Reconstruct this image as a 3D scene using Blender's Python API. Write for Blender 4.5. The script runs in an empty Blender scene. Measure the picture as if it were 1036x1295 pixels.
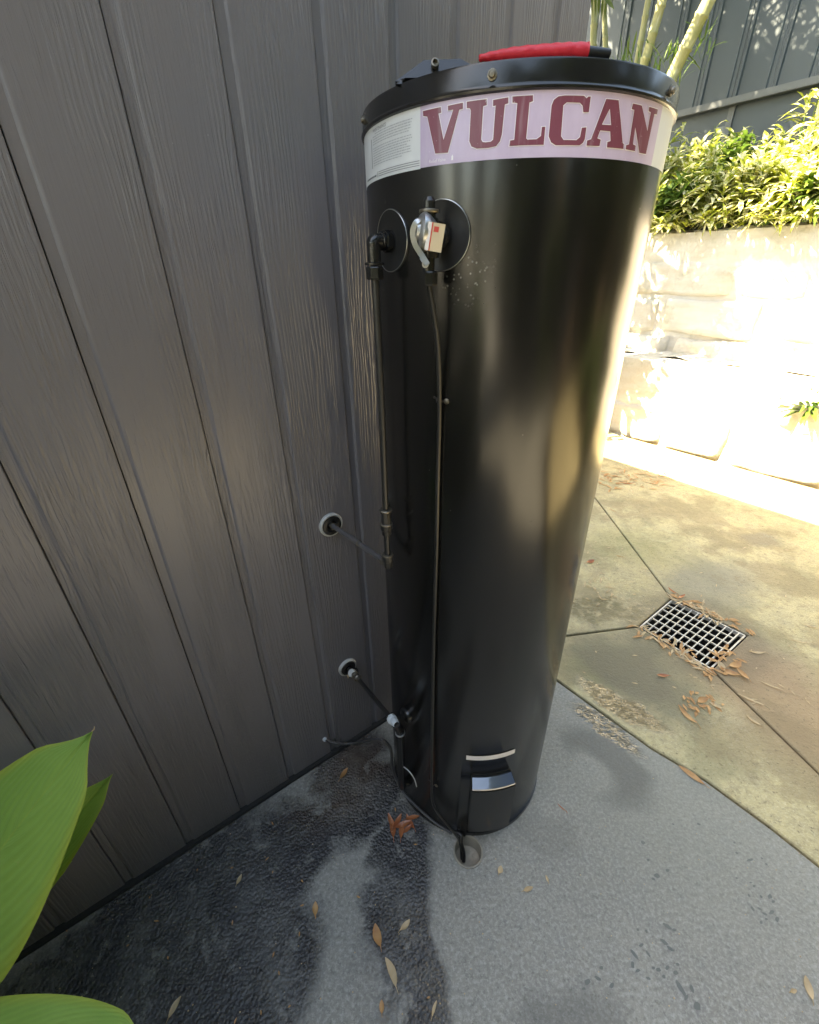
import bpy, bmesh, math, random
import numpy as np
from mathutils import Vector, Matrix, noise
random.seed(7)
PI = math.pi
sc = bpy.context.scene
COL = sc.collection

# ------------------------------------------------------------------ camera
PW, PH = 1036.0, 1295.0
F, PITCH, ROLL = 562.66, 0.4998, -0.0159
CX, CY = 518.0, 647.5
CAMH = 1.607
CAM = Vector((0, 0, CAMH))
cp, sp = math.cos(PITCH), math.sin(PITCH)
cr, sr = math.cos(ROLL), math.sin(ROLL)
RIGHT = Vector((1, 0, 0)); FWD = Vector((0, cp, -sp)); DOWN = Vector((0, -sp, -cp))
ax_x = RIGHT * cr - DOWN * sr
ax_y = -(RIGHT * sr + DOWN * cr)
ax_z = -FWD
cam_data = bpy.data.cameras.new('camera')
cam = bpy.data.objects.new('camera', cam_data)
COL.objects.link(cam)
M = Matrix(((ax_x.x, ax_y.x, ax_z.x, 0), (ax_x.y, ax_y.y, ax_z.y, 0), (ax_x.z, ax_y.z, ax_z.z, CAMH), (0, 0, 0, 1)))
cam.matrix_world = M
cam_data.sensor_fit = 'HORIZONTAL'; cam_data.sensor_width = 36.0
cam_data.lens = F / PW * 36.0
cam_data.clip_start = 0.02; cam_data.clip_end = 500
sc.camera = cam

# ------------------------------------------------------------------ light
SUN_EL = math.radians(48.0)
world = bpy.data.worlds.new('World'); sc.world = world; world.use_nodes = True
wn = world.node_tree
wn.nodes.clear()
sky = wn.nodes.new('ShaderNodeTexSky'); sky.sky_type = 'NISHITA'; sky.sun_disc = False
sky.sun_elevation = SUN_EL; sky.sun_rotation = math.radians(-90)
bg = wn.nodes.new('ShaderNodeBackground'); bg.inputs['Strength'].default_value = 0.12
wo = wn.nodes.new('ShaderNodeOutputWorld')
wn.links.new(sky.outputs[0], bg.inputs[0]); wn.links.new(bg.outputs[0], wo.inputs[0])
sd = bpy.data.lights.new('sun', 'SUN'); sd.energy = 5.0; sd.angle = math.radians(0.5); sd.color = (1, 0.95, 0.86)
sun = bpy.data.objects.new('sun', sd); COL.objects.link(sun)
sun_travel = Vector((math.cos(SUN_EL), 0.0, -math.sin(SUN_EL)))
sun.rotation_euler = sun_travel.to_track_quat('-Z', 'Y').to_euler()
sun.location = (-6, 0, 8)
sc.view_settings.view_transform = 'Standard'; sc.view_settings.look = 'None'
sc.view_settings.gamma = 1; sc.view_settings.use_curve_mapping = False
sc.view_settings.exposure = 3.55
sc.view_settings.use_white_balance = True
sc.view_settings.white_balance_temperature = 9100
sc.view_settings.white_balance_tint = 8

# ------------------------------------------------------------------ picture -> place helpers
def ray(u, v):
    a, b = (u - CX) / F, (v - CY) / F
    return (ax_x * a - ax_y * b + FWD)
def gnd(u, v, z=0.0):
    d = ray(u, v); t = (z - CAMH) / d.z
    return CAM + d * t
WP = Vector((-.113, 1.189, 0)); WD = Vector((.806, .592, 0)).normalized(); WN = Vector((WD.y, -WD.x, 0))  # WN: outward from the house wall
def plane(u, v, P, n):
    d = ray(u, v); return CAM + d * ((P - CAM).dot(n) / d.dot(n))
def wallhit(u, v, off=0.0):
    return plane(u, v, WP + WN * off, WN)
def splane(u, v, s):
    return plane(u, v, WP + WD * s, WD)
def sn(s, n, z=0.0):                     # s along the house wall, n outward from it
    return WP + WD * s + WN * n + Vector((0, 0, z))
TR = 0.26; TX, TY = .19037, 1.0192
def cyl(u, v, r=TR):
    d = ray(u, v); ox, oy = -TX, -TY
    a = d.x * d.x + d.y * d.y; b = 2 * (ox * d.x + oy * d.y); c = ox * ox + oy * oy - r * r
    disc = max(0.0, b * b - 4 * a * c)
    t = (-b - math.sqrt(disc)) / (2 * a)
    return CAM + d * t
def cyl_az(u, v, r=TR):
    p = cyl(u, v, r); return math.atan2(p.y - TY, p.x - TX), p.z
def onc(th, z, r=TR):
    return Vector((TX + r * math.cos(th), TY + r * math.sin(th), z))
def rad(x): return math.radians(x)

# ------------------------------------------------------------------ node helpers
class NT:
    def __init__(s, name):
        s.m = bpy.data.materials.new(name); s.m.use_nodes = True
        s.t = s.m.node_tree; s.t.nodes.clear()
        s.out = s.n('ShaderNodeOutputMaterial'); s.b = s.n('ShaderNodeBsdfPrincipled')
        s.l(s.b.outputs[0], s.out.inputs[0])
    def n(s, ty, **kw):
        x = s.t.nodes.new(ty)
        for k, v in kw.items(): setattr(x, k, v)
        return x
    def l(s, a, b): s.t.links.new(a, b)
    def setin(s, sock, v):
        if hasattr(v, 'is_linked') or isinstance(v, bpy.types.NodeSocket): s.l(v, sock)
        else: sock.default_value = v
    def p(s, **kw):
        names = dict(color='Base Color', rough='Roughness', metal='Metallic', spec='Specular IOR Level', normal='Normal', coat='Coat Weight', coatr='Coat Roughness', ior='IOR', sheen='Sheen Weight', trans='Transmission Weight')
        for k, v in kw.items():
            if k == 'color' and isinstance(v, tuple) and len(v) == 3: v = (*v, 1)
            s.setin(s.b.inputs[names[k]], v)
        return s
    def math(s, op, a, b=0.0, c=0.0, clamp=False):
        x = s.n('ShaderNodeMath', operation=op); x.use_clamp = clamp
        s.setin(x.inputs[0], a); s.setin(x.inputs[1], b); s.setin(x.inputs[2], c)
        return x.outputs[0]
    def vec(s, kind='pos'):
        if kind == 'pos': return s.n('ShaderNodeNewGeometry').outputs['Position']
        return s.n('ShaderNodeTexCoord').outputs[{'obj': 'Object', 'gen': 'Generated', 'uv': 'UV'}[kind]]
    def mapping(s, v, loc=(0, 0, 0), rot=(0, 0, 0), scale=(1, 1, 1)):
        x = s.n('ShaderNodeMapping'); s.l(v, x.inputs[0])
        x.inputs[1].default_value = loc; x.inputs[2].default_value = rot; x.inputs[3].default_value = scale
        return x.outputs[0]
    def noise(s, v, scale, detail=4, rough=0.55, dist=0.0, out=0):
        x = s.n('ShaderNodeTexNoise'); s.l(v, x.inputs['Vector'])
        x.inputs['Scale'].default_value = scale; x.inputs['Detail'].default_value = detail
        x.inputs['Roughness'].default_value = rough; x.inputs['Distortion'].default_value = dist
        return x.outputs[out]
    def voro(s, v, scale, feature='F1', out='Distance', rnd=1.0):
        x = s.n('ShaderNodeTexVoronoi', feature=feature); s.l(v, x.inputs['Vector'])
        x.inputs['Scale'].default_value = scale; x.inputs['Randomness'].default_value = rnd
        return x.outputs[out]
    def ramp(s, v, stops):
        x = s.n('ShaderNodeValToRGB'); s.l(v, x.inputs[0])
        e = x.color_ramp.elements
        while len(e) < len(stops): e.new(0.5)
        for i, (p, c) in enumerate(stops):
            e[i].position = p
            if not isinstance(c, tuple): c = (c, c, c)
            e[i].color = (*c[:3], 1)
        return x.outputs[0]
    def mix(s, f, a, b, blend='MIX'):
        x = s.n('ShaderNodeMix', data_type='RGBA', blend_type=blend)
        s.setin(x.inputs[0], f)
        for sock, v in ((x.inputs[6], a), (x.inputs[7], b)):
            if isinstance(v, tuple) and len(v) == 3: v = (*v, 1)
            s.setin(sock, v)
        return x.outputs[2]
    def fmix(s, f, a, b):
        x = s.n('ShaderNodeMix', data_type='FLOAT')
        s.setin(x.inputs[0], f); s.setin(x.inputs[2], a); s.setin(x.inputs[3], b)
        return x.outputs[0]
    def bump(s, h, strength=1.0, dist=0.01, prev=None):
        x = s.n('ShaderNodeBump'); s.setin(x.inputs['Height'], h)
        s.setin(x.inputs['Strength'], strength); x.inputs['Distance'].default_value = dist
        if prev is not None: s.l(prev, x.inputs['Normal'])
        return x.outputs[0]
    def ell(s, v, c, rx, ry, rot=0.0, soft=0.35):
        """soft ellipse mask on the ground, 1 inside"""
        m = s.n('ShaderNodeMapping', vector_type='TEXTURE'); s.l(v, m.inputs[0])
        m.inputs[1].default_value = (c[0], c[1], 0); m.inputs[2].default_value = (0, 0, rot); m.inputs[3].default_value = (rx, ry, 1)
        fl = s.n('ShaderNodeVectorMath', operation='MULTIPLY'); s.l(m.outputs[0], fl.inputs[0]); fl.inputs[1].default_value = (1, 1, 0)
        ln = s.n('ShaderNodeVectorMath', operation='LENGTH'); s.l(fl.outputs[0], ln.inputs[0])
        mr = s.n('ShaderNodeMapRange', interpolation_type='SMOOTHSTEP'); s.l(ln.outputs['Value'], mr.inputs[0])
        mr.inputs[1].default_value = 1 + soft; mr.inputs[2].default_value = 1 - soft; mr.inputs[3].default_value = 0; mr.inputs[4].default_value = 1
        return mr.outputs[0]
    def warp(s, v, scale, amt, detail=4):
        """noise-distorted coordinates"""
        c = s.noise(v, scale, detail, out=1)
        sub = s.n('ShaderNodeVectorMath', operation='SUBTRACT'); s.l(c, sub.inputs[0]); sub.inputs[1].default_value = (.5, .5, .5)
        sca = s.n('ShaderNodeVectorMath', operation='SCALE'); s.l(sub.outputs[0], sca.inputs[0]); sca.inputs['Scale'].default_value = amt
        add = s.n('ShaderNodeVectorMath', operation='ADD'); s.l(v, add.inputs[0]); s.l(sca.outputs[0], add.inputs[1])
        return add.outputs[0]

def simple(name, color, rough=0.5, metal=0.0, bump=None, var=0.15, coat=0.0):
    t = NT(name); v = t.vec('pos')
    n = t.noise(v, 35, 5)
    dark = tuple(c * (1 - var) for c in color); lite = tuple(min(1, c * (1 + var)) for c in color)
    t.p(color=t.mix(n, dark, lite), rough=t.math('MULTIPLY_ADD', n, 0.2, rough - 0.1), metal=metal, coat=coat)
    if bump: t.p(normal=t.bump(t.noise(v, bump[0], 5), bump[1], bump[2]))
    return t.m

# ------------------------------------------------------------------ materials
MAT = {}
def mat_board():
    t = NT('charcoal_painted_board')
    o = t.vec('obj'); oi = t.n('ShaderNodeObjectInfo')
    sh = t.n('ShaderNodeVectorMath', operation='SCALE'); cmb = t.n('ShaderNodeCombineXYZ')
    for i in range(3): t.l(oi.outputs['Random'], cmb.inputs[i])
    t.l(cmb.outputs[0], sh.inputs[0]); sh.inputs['Scale'].default_value = 37.0
    ad = t.n('ShaderNodeVectorMath', operation='ADD'); t.l(o, ad.inputs[0]); t.l(sh.outputs[0], ad.inputs[1])
    v = ad.outputs[0]
    grain = t.mapping(v, scale=(1, 1, .05))
    warp = t.warp(t.mapping(v, scale=(1, 1, .22)), 5, 0.03, 2)
    wv = t.mapping(warp, rot=(0, 0, -math.atan2(WD.y, WD.x)), scale=(1, 1, .35))
    w = t.n('ShaderNodeTexWave', wave_type='BANDS', bands_direction='X'); t.l(wv, w.inputs['Vector'])
    w.inputs['Scale'].default_value = 36; w.inputs['Distortion'].default_value = 9; w.inputs['Detail'].default_value = 3; w.inputs['Detail Scale'].default_value = 1.4
    ridge = t.ramp(w.outputs['Fac'], [(0.35, 0.0), (0.75, 1.0)])
    zone = t.ramp(t.noise(t.mapping(v, scale=(1, 1, .12)), 9, 2), [(0.42, 0.0), (0.6, 1.0)])
    h = t.math('MULTIPLY', ridge, zone)
    fine = t.noise(grain, 260, 4, 0.6)
    b1 = t.bump(h, 0.8, 0.0019)
    b2 = t.bump(fine, 0.6, 0.0010, b1)
    gl = t.noise(t.mapping(v, scale=(1, 1, .10)), 120, 3, .6)
    b2 = t.bump(t.math('MULTIPLY', t.ramp(gl, [(.5, 0.0), (.62, 1.0)]), t.ramp(t.noise(v, 3.5, 2), [(.42, 0.0), (.6, 1.0)])), .55, .0016, b2)
    dots = t.ramp(t.voro(t.mapping(v, scale=(1, 1, .35)), 130), [(0.0, 1.0), (0.16, 0.0)])
    dots = t.math('MULTIPLY', dots, t.ramp(t.noise(v, 9, 2), [(0.48, 0.0), (0.62, 1.0)]))
    b3 = t.bump(dots, 0.6, 0.0012, b2)
    p = t.vec('pos')
    sv = t.noise(t.mapping(p, scale=(1, 1, .4)), 3.0, 5)
    base = t.mix(sv, (.128, .120, .130), (.166, .157, .169))
    base = t.mix(oi.outputs['Random'], base, t.mix(.15, base, (.05, .05, .05)))
    # fine pale dust flecks scattered over the boards
    dust = t.ramp(t.noise(p, 160, 3, 0.7), [(0.66, 0.0), (0.74, 1.0)])
    base = t.mix(t.math('MULTIPLY', dust, 0.25), base, (.2, .2, .19))
    specks = t.ramp(t.voro(p, 38), [(0.0, 1.0), (0.035, 0.0)])
    specks = t.math('MULTIPLY', specks, t.ramp(t.noise(p, 4, 2), [(0.5, 0.0), (0.56, 1.0)]))
    base = t.mix(specks, base, (.5, .5, .48))
    t.p(color=base, rough=t.math('MULTIPLY_ADD', sv, 0.16, 0.24), normal=b3, spec=0.5)
    return t.m
MAT['board'] = mat_board()
MAT['dark_void'] = simple('dark_backing', (.012, .012, .012), .8)

def mat_tank():
    t = NT('black_enamel_steel'); p = t.vec('pos')
    n = t.noise(p, 2.5, 4); m = t.noise(t.mapping(p, scale=(1, 1, .06)), 60, 4)
    base = t.mix(n, (.0045, .0045, .0042), (.008, .0075, .007))
    sc1 = t.ramp(t.noise(t.mapping(p, scale=(1, 1, .12), rot=(.2, .3, 0)), 240, 2), [(0.80, 0.0), (0.83, 1.0)])
    sc2 = t.math('MULTIPLY', sc1, t.ramp(t.noise(p, 6, 2), [(0.5, 0.0), (0.58, 1.0)]))
    sp_ = t.ramp(t.voro(p, 55), [(0.0, 1.0), (0.06, 0.0)])
    sp_ = t.math('MULTIPLY', sp_, t.ramp(t.noise(p, 9, 2), [(0.6, 0.0), (0.64, 1.0)]))
    # splashed specks beside the relief valve
    q = cyl(592, 350); dd = t.n('ShaderNodeVectorMath', operation='DISTANCE'); t.l(p, dd.inputs[0]); dd.inputs[1].default_value = q
    near = t.ramp(dd.outputs['Value'], [(0.0, 1.0), (0.05, 0.0)])
    sp3 = t.math('MULTIPLY', t.ramp(t.voro(p, 130), [(0.0, 1.0), (0.25, 0.0)]), near)
    base = t.mix(t.math('MAXIMUM', t.math('MULTIPLY', sc2, .7), t.math('MAXIMUM', sp_, sp3)), base, (.42, .42, .38))
    film = t.ramp(t.noise(t.mapping(p, scale=(1, 1, .25)), 14, 6, .7), [(0.35, 0.0), (0.8, 1.0)])
    base = t.mix(t.math('MULTIPLY', film, .035), base, (.12, .11, .10))
    t.p(color=base, rough=t.math('ADD', t.math('MULTIPLY_ADD', m, .08, .15), t.math('MULTIPLY', film, .05)), spec=.55, normal=t.bump(t.noise(t.mapping(p, scale=(1, 1, .4)), 7, 2), .25, .004))
    return t.m
MAT['tank'] = mat_tank()
MAT['black_gloss'] = simple('black_gloss_plastic', (.010, .010, .010), .22, bump=(25, .06, .001))
tt = NT('sky_tinted_gloss'); tt.p(color=(.06, .08, .12), rough=.12, spec=1.0, coat=1.0, coatr=.06, normal=tt.bump(tt.noise(tt.vec('pos'), 40, 3), .3, .002)); MAT['sky_sheen'] = tt.m  # blue-grey colour and gloss imitate sky reflected in the cover's sloped top
MAT['black_rubber'] = simple('black_rubber', (.011, .011, .011), .42, bump=(120, .2, .001))
MAT['black_paint_pipe'] = simple('black_painted_copper', (.018, .0175, .017), .36, bump=(90, .3, .001), var=.35)
MAT['grey_conduit'] = simple('grey_corrugated_conduit', (.05, .05, .052), .4)
MAT['grey_pipe'] = simple('grey_painted_pipe', (.085, .08, .08), .4, bump=(90, .4, .001))
MAT['brass'] = simple('tarnished_brass', (.16, .14, .11), .38, metal=.7, var=.5, bump=(80, .4, .001))
MAT['chrome'] = simple('dull_steel', (.42, .42, .41), .33, metal=.9, var=.2, bump=(90, .3, .001))
MAT['white_plastic'] = simple('white_plastic', (.42, .42, .40), .5, var=.3, bump=(60, .3, .002))
MAT['pale_tape'] = simple('pale_thread_tape', (.5, .54, .56), .4, var=.3, bump=(150, .7, .003))
MAT['sticker'] = simple('white_sticker', (.66, .63, .62), .5, var=.06)
MAT['red_tag'] = simple('red_print', (.5, .05, .04), .5, var=.1)
MAT['cream_tag'] = simple('cream_card', (.52, .42, .28), .55, var=.15)
MAT['red_cloth'] = simple('red_nylon', (.62, .02, .035), .45, var=.2, bump=(40, .6, .006))

def mat_label(name, c1, c2, rough=.36):
    t = NT(name); p = t.vec('pos')
    n = t.noise(t.mapping(p, scale=(1, 1, .45)), 18, 5, .65); st = t.noise(t.mapping(p, scale=(1, 1, .12)), 70, 3)
    base = t.mix(t.ramp(n, [(.3, 0.0), (.75, 1.0)]), c1, c2)
    base = t.mix(t.math('MULTIPLY', t.ramp(st, [(.55, 0.0), (.8, 1.0)]), .25), base, (.6, .58, .62))
    sp_ = t.math('MULTIPLY', t.ramp(t.noise(p, 190, 3, .6), [(.68, 0.0), (.73, 1.0)]), t.ramp(t.noise(p, 12, 2), [(.5, 0.0), (.62, 1.0)]))
    base = t.mix(t.math('MULTIPLY', sp_, .5), base, (.75, .7, .72))
    t.p(color=base, rough=t.math('MULTIPLY_ADD', n, .2, rough - .1))
    return t.m
MAT['lavender'] = mat_label('lavender_label', (.42, .335, .47), (.53, .45, .60))
MAT['label_white'] = mat_label('white_label', (.56, .58, .60), (.66, .68, .69))
MAT['maroon'] = mat_label('maroon_letter', (.155, .035, .06), (.20, .055, .085))
MAT['letter_edge'] = mat_label('white_letter_edge', (.68, .66, .69), (.78, .76, .78))
MAT['ink'] = simple('grey_ink', (.12, .13, .15), .5, var=.1)
MAT['ink_pale'] = simple('pale_grey_ink', (.36, .38, .41), .5, var=.1)

def leafmat(name, c1, c2, rough=.45, transl=.35, scale=8, noise_hi=None, veins=False, edge=None):
    t = NT(name); p = t.vec('pos'); n = t.noise(p, scale, 4)
    base = t.mix(t.ramp(n, [(.3, 0.0), (.7, 1.0)]), c1, c2)
    if noise_hi:
        oi = t.noise(p, noise_hi[1], 2)
        base = t.mix(t.ramp(oi, [(noise_hi[2], 0.0), (noise_hi[2] + .1, 1.0)]), base, noise_hi[0])
    if edge:
        uv = t.vec('uv'); sx = t.n('ShaderNodeSeparateXYZ'); t.l(uv, sx.inputs[0])
        e = t.math('ABSOLUTE', t.math('SUBTRACT', sx.outputs[0], .5))
        em = t.ramp(e, [(.40, 0.0), (.485, .8), (.5, 1.0)])
        base = t.mix(em, base, edge)
        ms = t.ramp(e, [(.0, 1.0), (.012, 0.0)])
        base = t.mix(t.math('MULTIPLY', ms, .35), base, edge)
        # veins leave the midrib at an acute angle and bend towards the tip
        q = t.math('SUBTRACT', t.math('MULTIPLY', sx.outputs[1], 13.0), t.math('MULTIPLY', t.math('POWER', e, 1.25), 20.0))
        q = t.math('ADD', q, t.math('MULTIPLY', n, 1.6))
        sw = t.math('SINE', t.math('MULTIPLY', q, 2 * PI))
        sf = t.math('SINE', t.math('MULTIPLY', q, 2 * PI * 5.3))
        base = t.mix(t.math('MULTIPLY', t.math('MULTIPLY_ADD', sw, .5, .5), .16), base, tuple(c * .62 for c in c1))
        fine = t.noise(p, 420, 3)
        bb = t.bump(sw, .3, .003); bb = t.bump(sf, .3, .0007, bb); bb = t.bump(fine, .25, .0008, bb)
        bl = t.ramp(t.noise(p, 40, 5, .7), [(.64, 0.0), (.7, 1.0)])
        base = t.mix(t.math('MULTIPLY', bl, .25), base, (.45, .42, .16))
        t.p(normal=bb)
    t.p(color=base, rough=rough, spec=.45)
    tr = t.n('ShaderNodeBsdfTranslucent'); t.setin(tr.inputs[0], base)
    mx = t.n('ShaderNodeMixShader'); mx.inputs[0].default_value = transl
    t.l(t.b.outputs[0], mx.inputs[1]); t.l(tr.outputs[0], mx.inputs[2]); t.l(mx.outputs[0], t.out.inputs[0])
    return t.m
MAT['big_leaf'] = leafmat('broad_green_leaf', (.24, .43, .085), (.33, .54, .12), .38, .35, 5, edge=(.42, .50, .08))
MAT['shrub_leaf'] = leafmat('variegated_sunlit_leaf', (.16, .24, .03), (.46, .47, .07), .35, .5, 9, ((.74, .72, .48), 17, .47))  # cream patches: variegation, plus sun-blown highlights put into the colour
MAT['shrub_green'] = leafmat('green_shrub_leaf', (.04, .10, .018), (.12, .18, .03), .4, .4, 9)
MAT['palm_leaf'] = leafmat('palm_frond_leaf', (.045, .085, .02), (.10, .13, .03), .45, .35, 4)
MAT['tree_leaf'] = leafmat('dark_tree_leaf', (.03, .055, .014), (.07, .10, .03), .5, .25, 3)
MAT['dry_leaf'] = leafmat('dry_brown_leaf', (.36, .16, .055), (.52, .30, .13), .5, .15, 30)
MAT['tan_leaf'] = leafmat('dry_tan_leaf', (.40, .28, .15), (.55, .42, .26), .55, .15, 30)
MAT['red_leaf'] = leafmat('wet_russet_leaf', (.30, .085, .035), (.42, .16, .07), .25, .15, 30)

def mat_trunk():
    t = NT('pale_cane_trunk'); p = t.vec('pos')
    n = t.noise(p, 9, 5, .6); m = t.noise(t.mapping(p, scale=(1, 1, .2)), 40, 4)
    base = t.mix(n, (.13, .16, .06), (.30, .27, .13)); base = t.mix(t.math('MULTIPLY', t.ramp(m, [(.55, 0.0), (.7, 1.0)]), .6), base, (.36, .36, .28))
    t.p(color=base, rough=.6, normal=t.bump(m, .5, .004)); return t.m
MAT['trunk'] = mat_trunk()
MAT['bark'] = simple('brown_bark', (.13, .09, .06), .85, bump=(25, .8, .03))

def mat_fence():
    t = NT('blue_grey_steel_panel'); p = t.vec('pos'); n = t.noise(t.mapping(p, scale=(1, 1, .3)), 3, 4)
    t.p(color=t.mix(n, (.020, .034, .042), (.032, .048, .057)), rough=.5, normal=t.bump(t.noise(p, 4, 2), .3, .01)); return t.m
MAT['fence'] = mat_fence()
MAT['fence_rail'] = simple('pale_grey_rail', (.07, .08, .083), .5)

def mat_stone():
    t = NT('sandstone'); p = t.vec('pos')
    n = t.noise(p, 2.2, 6, .6); m = t.noise(p, 26, 6, .65); band = t.noise(t.mapping(p, scale=(1, 1, 6)), 2, 4)
    base = t.mix(t.ramp(n, [(.3, 0.0), (.7, 1.0)]), (.50, .48, .42), (.64, .62, .56))
    base = t.mix(t.math('MULTIPLY', t.ramp(band, [(.4, 0.0), (.65, 1.0)]), .35), base, (.48, .38, .25))
    base = t.mix(t.math('MULTIPLY', t.ramp(t.noise(p, 5, 5, .7), [(.55, 0.0), (.7, 1.0)]), .4), base, (.20, .22, .13))
    t.p(color=base, rough=.85, normal=t.bump(m, .8, .012)); return t.m
MAT['stone'] = mat_stone()
MAT['soil'] = simple('dark_garden_soil', (.09, .07, .05), .95, bump=(30, 1, .03))
MAT['lawn_dirt'] = simple('packed_yard_ground', (.27, .265, .245), .95, bump=(12, .6, .03))
MAT['roof'] = simple('grey_roof_sheet', (.16, .17, .18), .5)
MAT['soffit'] = simple('painted_soffit', (.45, .45, .43), .6)
MAT['galv'] = simple('galvanised_steel', (.55, .52, .46), .5, metal=.2, var=.35, bump=(60, .5, .003))
MAT['pit'] = simple('dark_pit_wall', (.012, .010, .008), .9, bump=(20, .8, .02))
MAT['pvc'] = simple('stained_pvc', (.26, .235, .19), .45, var=.3)
MAT['pit_silt'] = simple('pale_silt', (.30, .26, .20), .6, var=.4, bump=(40, .6, .01))

def gxy(u, v):
    p = gnd(u, v); return (p.x, p.y)
def mat_near_slab():
    t = NT('grey_concrete_wet'); p = t.vec('pos')
    pw = t.warp(p, 5.5, 0.16, 6); pw2 = t.warp(p, 2.0, .22, 5)
    n = t.noise(p, 2.0, 6, .6); f = t.noise(p, 110, 6, .78); mid = t.noise(p, 14, 6, .65)
    base = t.mix(t.ramp(n, [(.3, 0.0), (.7, 1.0)]), (.20, .193, .172), (.265, .255, .222))
    base = t.mix(t.math('MULTIPLY', t.ramp(mid, [(.4, 0.0), (.7, 1.0)]), .35), base, (.155, .157, .155))
    base = t.mix(t.math('MULTIPLY', t.ramp(f, [(.47, 0.0), (.62, 1.0)]), .6), base, (.42, .415, .38))
    base = t.mix(t.math('MULTIPLY', t.ramp(t.noise(p, 75, 5, .8), [(.36, 1.0), (.47, 0.0)]), .6), base, (.10, .10, .09))
    # olive tint on the outer side
    oli = t.ell(pw2, gxy(860, 1010), .45, .35, 0, .8)
    base = t.mix(t.math('MULTIPLY', oli, .45), base, (.19, .19, .15))
    wd = math.atan2(WD.y, WD.x)
    def mx(*a):
        r = a[0]
        for b in a[1:]: r = t.math('MAXIMUM', r, b)
        return r
    wet = mx(t.ell(pw, gxy(250, 1150), .42, .20, wd, .25), t.ell(pw, gxy(455, 1010), .17, .12, wd, .35),
             t.ell(pw, gxy(300, 1240), .24, .17, wd, .3), t.ell(pw, gxy(500, 1130), .10, .26, -.15, .3),
             t.ell(pw, gxy(535, 1240), .055, .2, .1, .35), t.ell(pw, gxy(150, 1230), .35, .2, wd, .25),
             t.ell(pw, gxy(440, 960), .16, .07, wd, .4), t.ell(pw, gxy(350, 1090), .22, .12, wd, .35))
    dryhole = mx(t.ell(pw, gxy(462, 1215), .045, .12, .2, .4), t.ell(pw, gxy(100, 1130), .24, .045, wd, .5))
    wet = t.math('MULTIPLY', wet, t.math('SUBTRACT', 1.0, t.math('MULTIPLY', dryhole, .6)))
    brk = t.ramp(t.noise(p, 11, 6, .7), [(.30, .25), (.5, 1.0)])
    wet = t.math('MULTIPLY', wet, brk)
    wet = t.math('MULTIPLY', t.ramp(wet, [(.12, 0.0), (.75, 1.0)]), t.ramp(t.noise(p, 5, 5, .65), [(.32, .62), (.55, 1.0)]))
    # older damp: crescent round the tank foot, puddle by the joint, faint patch at the bottom
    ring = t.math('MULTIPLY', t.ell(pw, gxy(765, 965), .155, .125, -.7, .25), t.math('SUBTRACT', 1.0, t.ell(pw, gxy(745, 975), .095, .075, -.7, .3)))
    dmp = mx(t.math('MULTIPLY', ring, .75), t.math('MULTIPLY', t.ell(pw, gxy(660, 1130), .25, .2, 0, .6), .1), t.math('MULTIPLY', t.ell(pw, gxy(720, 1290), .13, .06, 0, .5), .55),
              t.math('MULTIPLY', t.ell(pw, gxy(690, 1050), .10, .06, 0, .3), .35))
    pud = t.ell(t.warp(p, 9, .09), gxy(765, 918), .15, .045, -.87, .35)
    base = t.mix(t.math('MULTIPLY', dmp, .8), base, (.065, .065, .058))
    brown = t.ell(pw, gxy(440, 985), .2, .1, wd, .6)
    wetcol = t.mix(brown, (.022, .022, .026), (.045, .024, .014))
    base = t.mix(t.math('MULTIPLY', wet, .9), base, wetcol)
    base = t.mix(t.math('MULTIPLY', pud, .8), base, (.06, .06, .045))
    chunks = t.math('SUBTRACT', 1.0, t.voro(t.warp(p, 60, .004), 125, 'F1')); pits = t.noise(p, 70, 4, .65)
    rr = t.fmix(t.math('MAXIMUM', wet, pud), .75, .16)
    rr = t.math('SUBTRACT', rr, t.math('MULTIPLY', dmp, .12))
    b = t.bump(pits, t.fmix(wet, .25, .6), .004)
    cz = t.ramp(t.noise(p, 7, 3), [(.30, .25), (.55, 1.0)])
    wm = t.math('MULTIPLY', t.ramp(wet, [(.12, 0.0), (.5, 1.0)]), cz)
    b = t.bump(t.noise(p, 170, 3, .6), t.math('MULTIPLY', wm, .5), .004, b)
    b = t.bump(chunks, t.math('MULTIPLY', wm, .8), .0065, b)
    b = t.bump(f, t.fmix(pud, .5, .1), .003, b)
    ripple = t.noise(t.mapping(p, rot=(0, 0, .5), scale=(1, 2.2, 1)), 34, 3, .5, 1.2)
    pat = t.math('MULTIPLY', pud, t.ramp(t.noise(t.mapping(t.warp(p, 12, .05), rot=(0, 0, .8), scale=(1, 1.6, 1)), 26, 3, .6), [(.46, 0.0), (.52, 1.0)]))
    b = t.bump(ripple, t.math('MULTIPLY', pud, 1.0), .016, b)
    t.l(b, t.b.inputs['Coat Normal']); t.p(coat=pat, coatr=.04)
    t.p(color=base, rough=rr, normal=b, spec=.5); return t.m
MAT['near_slab'] = mat_near_slab()

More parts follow.
